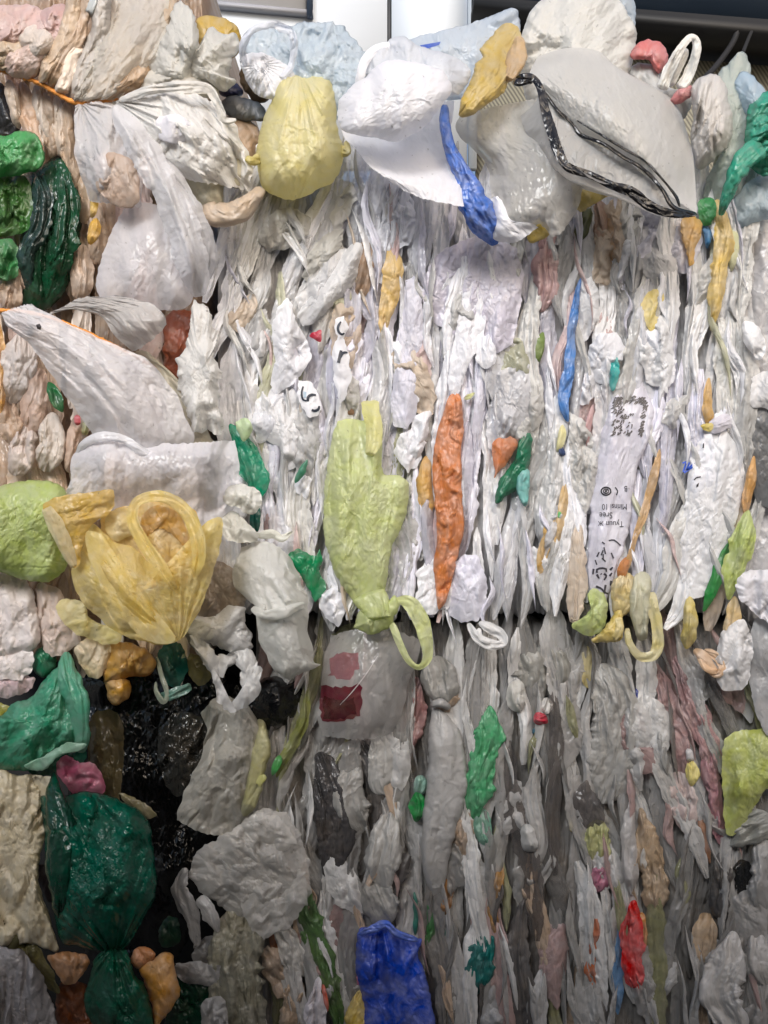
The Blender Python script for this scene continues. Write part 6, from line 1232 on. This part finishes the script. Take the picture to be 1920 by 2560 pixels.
_low = [('long green bag pressed in the middle of the lower bale', [(1225, 1762), (1222, 1830), (1208, 1900), (1190, 1980), (1185, 2050)], [20, 36, 42, 38, 18], (62, 160, 100), .0, 'long green bag'),
        ('pale teal film tail under the long green bag', [(1200, 2020), (1206, 2080), (1222, 2130)], [22, 22, 10], (110, 160, 140), -.01, None),
        ('small emerald oval of film in the lower bale', [(1040, 1980), (1046, 2015), (1040, 2055)], [12, 20, 12], (40, 142, 72), -.005, 'small emerald oval'),
        ('pale aqua scrap above the small emerald oval', [(1056, 1940), (1050, 1965), (1040, 1985)], [12, 16, 12], (150, 186, 172), -.012, None),
        ('maroon brown strip beside the maroon printed bag', [(1040, 1690), (1030, 1760), (1022, 1840), (1005, 1920)], [24, 32, 34, 16], (152, 112, 112), -.012, 'maroon brown strip'),
        ('olive brown scrap beside the grey smooth roll', [(1135, 2000), (1140, 2080), (1148, 2140)], [8, 10, 7], (110, 96, 62), -.015, None),
        ('brown strip under the grey smooth roll', [(1122, 2160), (1118, 2220), (1110, 2290)], [14, 18, 12], (150, 112, 78), -.01, 'brown strip'),
        ('bright red scrap sticking out of the lower bale', [(1334, 1788), (1352, 1796), (1368, 1790)], [12, 19, 12], (196, 26, 50), .012, 'bright red scrap'),
        ('white scrap above the bright red scrap', [(1372, 1745), (1364, 1770), (1355, 1785)], [12, 17, 10], (214, 212, 208), .008, None),
        ('blue green scrap under the bright red scrap', [(1336, 1818), (1340, 1836)], [10, 9], (70, 116, 136), -.01, None),
        ('pale blue scrap in the lower bale below the red scrap', [(1352, 1870), (1356, 1895)], [7, 8], (128, 152, 178), -.015, None),
        ('narrow navy blue strip under the upper bale edge', [(1592, 1712), (1596, 1745), (1604, 1780)], [6, 8, 5], (34, 52, 130), -.005, 'narrow navy strip'),
        ('small yellow bag corner between mauve strips', [(1726, 1900), (1730, 1935), (1732, 1966)], [10, 17, 7], (224, 206, 92), .008, 'small yellow corner'),
        ('white scrap crowning the small yellow corner', [(1722, 1870), (1726, 1905)], [8, 10], (206, 204, 204), .012, None),
        ('olive pad at the middle of the lower bale', [(1490, 2050), (1495, 2110), (1492, 2158)], [34, 40, 26], (172, 172, 124), -.01, 'olive pad'),
        ('magenta scrap under the olive pad', [(1520, 2160), (1512, 2190), (1488, 2230)], [34, 34, 14], (176, 96, 124), -.014, 'magenta scrap'),
        ('rust orange strip low in the lower bale', [(1490, 2270), (1492, 2340), (1484, 2420), (1490, 2490)], [10, 17, 20, 12], (182, 92, 52), -.01, 'rust orange strip'),
        ('amber brown strip below the rust orange strip', [(1490, 2480), (1488, 2530), (1486, 2600)], [10, 14, 14], (178, 128, 74), -.012, None),
        ('bright red bag pressed vertically low in the lower bale', [(1584, 2250), (1582, 2310), (1578, 2380), (1588, 2440), (1600, 2484)], [14, 27, 32, 32, 12], (206, 34, 34), .0, 'bright red bag'),
        ('orange brown strip beside the bright red bag', [(1604, 2280), (1608, 2340), (1600, 2390)], [10, 14, 10], (190, 122, 62), -.008, None),
        ('steel blue strip beside the bright red bag', [(1552, 2290), (1546, 2380), (1544, 2460), (1544, 2536)], [7, 13, 13, 8], (84, 128, 176), -.008, 'steel blue strip'),
        ('long tan strip beside white slivers in the lower bale', [(1602, 2020), (1618, 2100), (1632, 2190), (1640, 2290)], [16, 30, 38, 22], (176, 146, 112), -.012, 'long tan strip'),
        ('white sliver lying on the long tan strip', [(1610, 2120), (1608, 2150), (1612, 2176)], [5, 9, 5], (214, 211, 206), .006, None),
        ('charcoal strip near the corner of the lower bale', [(1800, 2130), (1806, 2200), (1798, 2260), (1810, 2310)], [14, 26, 28, 14], (86, 84, 84), -.01, 'charcoal corner strip'),
        ('mauve strip fanning out under the peach knot', [(1690, 1640), (1720, 1730), (1762, 1840), (1800, 1950)], [26, 32, 28, 22], (178, 142, 142), -.008, 'fanning mauve strip'),
        ('dusty mauve strip between grey strips below the pale yellow loop', [(1640, 1660), (1672, 1770), (1706, 1880), (1712, 1960)], [22, 26, 28, 20], (172, 140, 138), -.012, 'dusty mauve strip'),
        ('long mauve strip running down toward the charcoal strip', [(1762, 1870), (1780, 1950), (1796, 2040), (1800, 2110)], [18, 22, 22, 14], (170, 126, 132), -.006, 'long mauve strip'),
        ('pinkish white strip under the small yellow corner', [(1692, 1930), (1706, 2000), (1716, 2080)], [28, 32, 24], (194, 176, 172), -.006, None),
        ('rust brown crease strip between mauve strips', [(1748, 2040), (1764, 2100), (1776, 2160)], [7, 9, 7], (156, 104, 72), -.004, None),
        ('magenta tinted scrap beside the lime bag on the frame edge', [(1790, 2000), (1796, 2050), (1792, 2100)], [8, 14, 8], (172, 86, 110), -.004, None),
        ('olive green strip curving down the corner of the lower bale', [(752, 2190), (764, 2260), (790, 2350), (815, 2430), (832, 2500), (850, 2570)], [16, 26, 30, 30, 26, 22], (84, 118, 68), .0, 'curving olive green strip'),
        ('bright white pointed scrap beside the curving green strip', [(798, 2440), (792, 2490), (785, 2550), (780, 2600)], [8, 20, 26, 26], (222, 216, 222), .015, 'white pointed scrap'),
        ('orange red sliver on the curving green strip', [(808, 2460), (814, 2500), (818, 2530)], [5, 7, 4], (222, 82, 48), .025, 'orange red sliver'),
        ('yellow bag corner beside the royal blue bag', [(904, 2470), (898, 2530), (890, 2600)], [8, 28, 34], (212, 180, 80), .0, 'yellow corner by the blue bag'),
        ('pink sliver beside the royal blue bag', [(892, 2430), (898, 2470)], [8, 9], (196, 96, 130), -.004, None),
        ('green strip beside the grey smooth roll low in the bale', [(1075, 2250), (1078, 2310), (1068, 2370)], [10, 15, 12], (64, 122, 76), -.01, 'green strip by the blue bag'),
        ('narrow teal strip above the royal blue bag', [(1036, 2230), (1040, 2290), (1038, 2340)], [5, 8, 5], (48, 118, 104), -.008, None),
        ('teal glossy bag corner low in the lower bale', [(1192, 2320), (1205, 2370), (1196, 2430), (1178, 2490)], [16, 34, 30, 20], (40, 112, 108), -.005, 'teal glossy corner'),
        ('dark teal strip beside the teal glossy corner', [(1115, 2310), (1112, 2370), (1100, 2420)], [8, 12, 8], (36, 96, 88), -.01, None),
        ('amber brown strip below the long green bag', [(1248, 2150), (1240, 2220), (1230, 2280), (1244, 2345)], [14, 18, 18, 12], (166, 118, 60), -.008, 'amber brown strip'),
        ('tan bag fold at the bottom beside the glossy olive grey bag', [(740, 2440), (735, 2510), (730, 2600)], [28, 38, 40], (178, 150, 122), -.008, 'bottom tan fold'),
        ('rust red crease strip beside the glossy olive grey bag', [(672, 2300), (685, 2360), (700, 2420)], [8, 10, 8], (136, 88, 62), -.01, None),
        ('long white strip slanting beside the glossy olive grey bag', [(688, 2260), (710, 2330), (745, 2400), (760, 2440)], [12, 26, 36, 24], (196, 193, 188), .0, 'slanting white strip'),
        ('tiny yellow sliver among grey strips under the white knuckle', [(1424, 2050), (1430, 2080)], [4, 5], (206, 190, 90), -.004, None),
        ('dark teal scrap at the bottom among grey strips', [(1448, 2510), (1450, 2600)], [7, 8], (20, 92, 76), -.012, None),
        ('yellow olive strip below the upper bale edge', [(1425, 1640), (1420, 1680), (1424, 1720)], [8, 10, 7], (170, 150, 84), -.008, None),
        ('ochre strip hanging from the yellow bow knot', [(1468, 1610), (1466, 1660), (1472, 1720)], [12, 16, 12], (186, 166, 98), -.005, 'ochre strip under the bow')]
for lb, pth, w_, c_, d_, lm_ in _low:
    if max(w_) < 19: d_ = d_ - .006
    small = max(w_) < 15
    bright = max(c_) - min(c_) > 90
    ps(lb, pth, w_, c_, d=d_, m=dict(stain=.03 if bright else .15, rough=.26 if bright else .36), bulge=5 if small else 12, amp=6 if small else 10, sx=7, sy=36, sharp=1.4, jit=.42, lm=lm_)
r_ = root('plastic_bag', 'royal blue crinkled bag bulging from the bottom of the lower bale', BAG, 980, 2450, .03, lm='royal blue bag')
rbm = film((26, 62, 186), trans=.25, rough=.24, stain=.01, bump=.7)
blob('body', [(893, 2350), (900, 2320), (940, 2316), (965, 2300), (985, 2318), (1010, 2345), (1055, 2350), (1046, 2390), (1065, 2440), (1080, 2520), (1084, 2640), (920, 2640), (908, 2520), (890, 2420)], rbm, c=(985, 2480), d=-.03, H=40, amp=12, sx=24, sy=110, ang=-6, sharp=1.4, parent=r_, gather=[(950, 2260, 24, 14, 160)], res=1.2, power=2.6)
strip('torn_rim', [(896, 2335, .015), (930, 2322, .025), (965, 2312, .025), (990, 2335, .02), (1045, 2350, .01)], [8, 10, 12, 9, 7], film((44, 86, 206), trans=.25, rough=.22, stain=0), bulge=6, amp=6, sx=6, sy=16, jit=.4, parent=r_)
r_ = root('plastic_bag', 'long grey smooth rolled bag in the middle of the lower bale', BAG, 1105, 1960, 0, lm='grey smooth roll')
sm = film((170, 168, 166), trans=.22, rough=.36, stain=.08, bump=.3)
strip('body', [(1090, 1770, -.04), (1112, 1850, -.03), (1118, 1950, -.03), (1100, 2060, -.03), (1088, 2160, -.035), (1092, 2250, -.045)], [24, 44, 52, 46, 34, 18], sm, bulge=26, amp=8, sx=30, sy=200, parent=r_, ends=.2, jit=.1)
strip('knot', [(1075, 1765, -.03), (1100, 1758, -.02), (1125, 1768, -.03)], [8, 11, 8], sm, bulge=10, amp=5, parent=r_)
# other light and grey pieces of the lower bale
_lp = [('pale grey smooth bag beside the maroon brown strip', [(1090, 1640), (1100, 1700), (1112, 1760)], [30, 48, 30], (176, 174, 170), -.005, 'pale grey smooth bag'),
       ('grey strip with light edge under the maroon printed bag', [(940, 1820), (955, 1890), (950, 1960), (965, 1990)], [20, 30, 26, 10], (196, 194, 190), .0, None),
       ('white knuckle of film sticking out of the lower bale', [(1315, 2060), (1322, 2095), (1330, 2130)], [16, 24, 26], (206, 204, 200), .02, 'white knuckle'),
       ('white rounded scrap hanging under the upper bale edge', [(1292, 1700), (1290, 1745), (1300, 1780)], [18, 26, 16], (206, 204, 198), .01, 'white rounded scrap'),
       ('light grey puff beside the charcoal folds', [(895, 1910), (875, 1970), (880, 2030), (905, 2080)], [22, 40, 44, 26], (160, 158, 154), .005, 'light grey puff'),
       ('light grey folded bag above the royal blue bag', [(975, 2030), (965, 2100), (958, 2170), (972, 2220)], [24, 44, 46, 20], (182, 180, 176), .008, 'light grey folded bag'),
       ('grey clear film above the torn rim of the royal blue bag', [(930, 2200), (950, 2260), (975, 2310)], [36, 48, 26], (156, 154, 150), .0, 'grey film over the blue bag'),
       ('white bag at the bottom near the frame corner', [(1836, 2330), (1820, 2400), (1800, 2480), (1830, 2560), (1840, 2620)], [20, 46, 54, 40, 30], (204, 200, 196), .02, 'white bottom bag'),
       ('off white lump by the frame edge above the white bottom bag', [(1890, 2330), (1896, 2400), (1910, 2460)], [24, 36, 30], (192, 188, 184), .0, None),
       ('grey clear film flap under the lime bag on the frame edge', [(1820, 2110), (1870, 2080), (1930, 2050)], [20, 36, 50], (160, 160, 154), .015, None),
       ('pale grey column at the frame edge below the lime bag', [(1905, 2080), (1910, 2180), (1915, 2280)], [24, 34, 40], (172, 170, 168), -.004, None),
       ('long white edged grey strip beside the olive pad', [(1580, 2000), (1572, 2080), (1576, 2160), (1580, 2240)], [14, 20, 22, 12], (190, 186, 184), -.004, None),
       ('large pale film spread under the bow and loop', [(1500, 1660), (1530, 1740), (1540, 1830), (1530, 1920), (1510, 2010)], [44, 60, 66, 60, 46], (168, 166, 162), -.008, 'large pale film'),
       ('wide grey film under the yellow bow knot', [(1330, 1620), (1350, 1680), (1345, 1740)], [60, 76, 40], (164, 162, 156), -.012, 'wide grey film')]
for lb, pth, w_, c_, d_, lm_ in _lp:
    ps(lb, pth, w_, c_, d=d_, m=dict(stain=.08, rough=.34), bulge=22, amp=11, sx=13, sy=80, lm=lm_)
ps('charcoal folded bag hanging in the lower bale beside the crinkled grey bag', [(800, 1880), (822, 1960), (835, 2040), (838, 2120), (820, 2205)], [34, 46, 52, 50, 20], (66, 64, 65), d=-.01, m=dict(rough=.25, trans=.05, bump=.8), bulge=26, amp=18, sx=12, sy=130, lm='charcoal folded bag')
ps('dark grey bag behind the light grey puff', [(900, 1850), (930, 1930), (945, 2020), (935, 2090)], [30, 34, 30, 16], (82, 80, 80), d=-.025, m=dict(rough=.25, trans=.05), bulge=18, amp=14)
pb('lime green bag lying on the frame edge over the lower bale', [(1812, 1850), (1850, 1828), (1900, 1822), (1990, 1820), (1990, 1960), (1920, 1970), (1880, 2030), (1850, 2078), (1815, 2080), (1808, 1990), (1806, 1910)], (176, 186, 84), .02, 36, 13, m=dict(trans=.34, rough=.3), lm='lime bag on the frame edge', c=(1880, 1925), sx=30, sy=60)
pb('black patch put in for the dark hollow below the lime bag', [(1835, 2170), (1865, 2150), (1890, 2190), (1885, 2240), (1850, 2250)], (26, 27, 28), -.02, 14, 9, m=dict(rough=.2, trans=0))  # shade of the hollow drawn as a black patch
ps('tall gathered tan and white strip near the corner of the lower bale', [(1762, 2280), (1760, 2350), (1750, 2430)], [24, 32, 20], (176, 146, 112), d=-.008, lm=None)

# ================================================================== the plain bags that fill the faces: one object each
HERO_N = len(LM)
def near_words(px, py):
    o = sorted(LM[:HERO_N], key=lambda l: (l[1] - px) ** 2 + ((l[2] - py) * 0.6) ** 2)
    a = o[0]
    def rel(l):
        dx, dy = px - l[1], py - l[2]
        return 'beside' if abs(dx) * 1.2 >= abs(dy) else ('below' if dy > 0 else 'above')
    # a second landmark on the other side if there is one
    b = next((l for l in o[1:6] if (l[1] - px) * (a[1] - px) + (l[2] - py) * (a[2] - py) < 0), o[1])
    return (rel(a), a[0]), (rel(b), b[0])
SEEN = {}
def fill_label(col_name, size, px, py, where, noun='strip'):
    (ra_, a), (rb_, b) = near_words(px, py)
    cands = ['%s %s %s %s the %s' % (size, col_name, noun, ra_, a), '%s %s %s %s the %s, %s the %s' % (size, col_name, noun, ra_, a, rb_, b), '%s %s %s pressed between the %s and the %s' % (size, col_name, noun, a, b)]
    for c in cands:
        if c not in SEEN and len(c.split()) <= 16:
            return c
    return cands[1] if len(cands[1].split()) <= 16 else cands[0]
UP = [((234, 235, 241), 'white', 30), ((226, 226, 228), 'off white', 22), ((219, 218, 231), 'lavender white', 17), ((204, 203, 200), 'light grey', 16), ((190, 190, 190), 'grey', 9), ((206, 190, 172), 'beige', 3), ((206, 182, 180), 'pinkish white', 3), ((186, 186, 160), 'olive white', 3)]
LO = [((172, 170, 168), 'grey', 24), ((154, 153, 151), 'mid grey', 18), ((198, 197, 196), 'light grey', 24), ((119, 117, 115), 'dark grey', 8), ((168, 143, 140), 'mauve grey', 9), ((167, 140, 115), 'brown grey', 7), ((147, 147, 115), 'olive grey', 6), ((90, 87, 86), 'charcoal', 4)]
LE = [((212, 190, 168), 'beige', 26), ((222, 208, 196), 'pale beige', 24), ((196, 168, 142), 'tan', 18), ((218, 194, 186), 'pinkish beige', 16), ((224, 220, 214), 'off white', 12), ((176, 148, 122), 'brown beige', 6)]
def pick(pal):
    t = rng.random() * sum(p[2] for p in pal)
    for c, n, w in pal:
        t -= w
        if t <= 0: return c, n
    return pal[0][:2]
def lean(px, py, low):
    if not low and px < 520: return rng.uniform(-7, 5)
    if not low:
        a = -3
        if px < 1000 and py < 1000: a = -20 * min(1, (1000 - px) / 250) * min(1, (1050 - py) / 300)
        if px > 1650 and py > 1150: a = -14
        return a + rng.uniform(-6, 6)
    a = 2
    if px < 860: a = 8 if py > 2150 else -8
    if px > 1500 and py < 2100: a = 18 * min(1, (px - 1500) / 250)
    return a + rng.uniform(-10, 10)
def fill(x0, x1, y0, y1, step, ln, pal, d, low, where, wr=(18, 36)):
    x = x0
    k = 0
    while x < x1:
        y = y0 + rng.uniform(-90, 20)
        while y < y1:
            L_ = rng.uniform(*ln)
            px = x + rng.uniform(-10, 10); cy = y + L_ / 2
            if cy > y1 + 10: break
            a = R(lean(px, cy, low))
            w = rng.uniform(*wr) * (1.3 if rng.random() < .2 else 1)
            c, n = pick(pal)
            dx = math.sin(a) * L_ / 2
            wob = rng.uniform(-16, 16)
            pth = [(px - dx, y), (px - dx * .35 + wob, y + L_ * .33), (px + dx * .35 - wob * .6, y + L_ * .67), (px + dx, min(y + L_, y1 + rng.uniform(-12, 34)))]
            gl = rng.random()
            m = film(c, iso=False, trans=.14, rough=.14 if gl < .4 else .34, stain=.06 if not low else .13, clear=.4 if gl < .4 else 0.0, bump=.6)
            size = 'long narrow' if L_ > 390 and w < 24 else 'long' if L_ > 390 else 'narrow' if w < 22 else 'broad' if w > 35 else 'short' if L_ < 280 else 'crinkled'
            lb = fill_label(n, size, px, cy, where)
            o = strip('compressed_bag', pth, [w * .8, w, w * rng.uniform(.8, 1.1), w * .8], m, d=d + rng.uniform(-.012, .009) * (1.7 if low else 1), bulge=rng.uniform(2, 8), amp=rng.uniform(7, 12), sx=rng.uniform(3.5, 10), sy=rng.uniform(50, 130), ends=.3, sharp=rng.uniform(.7, 1.4), lat=3,
                      flat=True, taper=rng.uniform(2, 5), endmin=rng.uniform(.05, .4), shin=rng.uniform(-5, 5), jit=rng.uniform(.15, .35), etuck=rng.uniform(3, 9),
                      label=lb, cat=BAG, group='plain bags pressed into the %s' % where)
            SEEN.setdefault(lb, []).append(o)
            y += L_ * rng.uniform(.6, .82)
            k += 1
        x += step * rng.uniform(.85, 1.15)
    return k
nU = fill(570, 1885, 400, 1545, 36, (240, 520), UP, .004, False, 'upper bale', (14, 34))
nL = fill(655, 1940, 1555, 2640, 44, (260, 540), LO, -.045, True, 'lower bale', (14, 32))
nE = fill(-20, 500, 190, 1700, 80, (240, 440), LE, -.004, False, 'beige bale', (22, 38))
def scraps(n, x0, x1, y0, y1, pal, d, low, where):
    for _ in range(n):
        px, py = rng.uniform(x0, x1), rng.uniform(y0, y1)
        a0 = R(lean(px, py, low) * 1.6 + rng.uniform(-14, 14))
        hw, hh = rng.uniform(26, 52), rng.uniform(55, 125)
        ol = []
        m_ = rng.randint(7, 10)
        for k in range(m_):
            t = 2 * math.pi * (k + rng.uniform(-.3, .3)) / m_
            q = rng.uniform(.7, 1.15)
            ux, uy = hw * q * math.cos(t), hh * q * math.sin(t)
            ol.append((px + ux * math.cos(a0) + uy * math.sin(a0), py - ux * math.sin(a0) + uy * math.cos(a0)))
        c, nm = pick(pal)
        gl = rng.random()
        lb = fill_label(nm, 'glossy crumpled' if gl < .5 else 'matt crumpled', px, py, where, 'sheet')
        o = blob('film_scrap', ol, film(c, trans=.2, rough=.12 if gl < .5 else .34, stain=.05 if not low else .12, clear=.35 if gl < .5 else .05, bump=.55), c=(px, py), d=d + rng.uniform(-.004, .008), H=rng.uniform(4, 11), amp=rng.uniform(12, 20), sx=rng.uniform(12, 24), sy=rng.uniform(26, 60),
                 ang=-math.degrees(a0) + rng.uniform(-25, 25), flat=True, straight=True, sharp=1.4, edge=rng.uniform(0, 6), jag=3, label=lb, cat=BAG, group='crumpled sheets pressed into the %s' % where)
        SEEN.setdefault(lb, []).append(o)
scraps(46, 600, 1860, 470, 1500, UP, .009, False, 'upper bale')
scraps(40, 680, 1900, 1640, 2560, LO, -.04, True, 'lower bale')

def slivers(n, x0, x1, y0, y1, pal, d, low, where):
    for _ in range(n):
        px, py = rng.uniform(x0, x1), rng.uniform(y0, y1)
        if any(abs(px - l[1]) < 34 and abs(py - l[2]) < 60 for l in LM[:HERO_N] if 'printed' in l[0] or 'letter' in l[0]): continue
        L_ = rng.uniform(110, 300); w = rng.uniform(5, 12)
        a = R(lean(px, py, low) * 1.3); b1, b2 = rng.uniform(-16, 16), rng.uniform(-16, 16)
        pth = [(px - math.sin(a) * L_ * t + q, py + math.cos(a) * L_ * t) for t, q in ((-.5, 0), (-.2, b1), (.15, b2), (.5, 0))]
        if low: pth = [(2 * px - x_, y_) for x_, y_ in pth]
        c, nm = pick(pal); gl = rng.random()
        lb = fill_label(nm, 'thin pinched' if gl < .5 else 'thin folded', px, py, where, 'sliver')
        o = strip('film_sliver', pth, [w * .5, w, w * rng.uniform(.7, 1.2), w * .4], film(c, iso=False, trans=.2, rough=.14 if gl < .5 else .34, stain=.05 if not low else .12, clear=.25 if gl < .4 else 0, bump=.6), d=d + rng.uniform(-.004, .006), bulge=rng.uniform(2, 5), amp=rng.uniform(6, 11), sx=rng.uniform(3.5, 7), sy=rng.uniform(30, 80),
                  flat=True, taper=rng.uniform(1.5, 3), endmin=.08, shin=rng.uniform(-5, 5), jit=.35, etuck=rng.uniform(6, 12), ends=.3, lat=2, label=lb, cat=BAG, group='thin slivers of film pressed into the %s' % where)
        SEEN.setdefault(lb, []).append(o)
slivers(120, 590, 1870, 480, 1520, UP, .014, False, 'upper bale')
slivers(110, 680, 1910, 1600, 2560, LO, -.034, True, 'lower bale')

for o in bpy.data.objects:
    if '_c' in o: del o['_c']
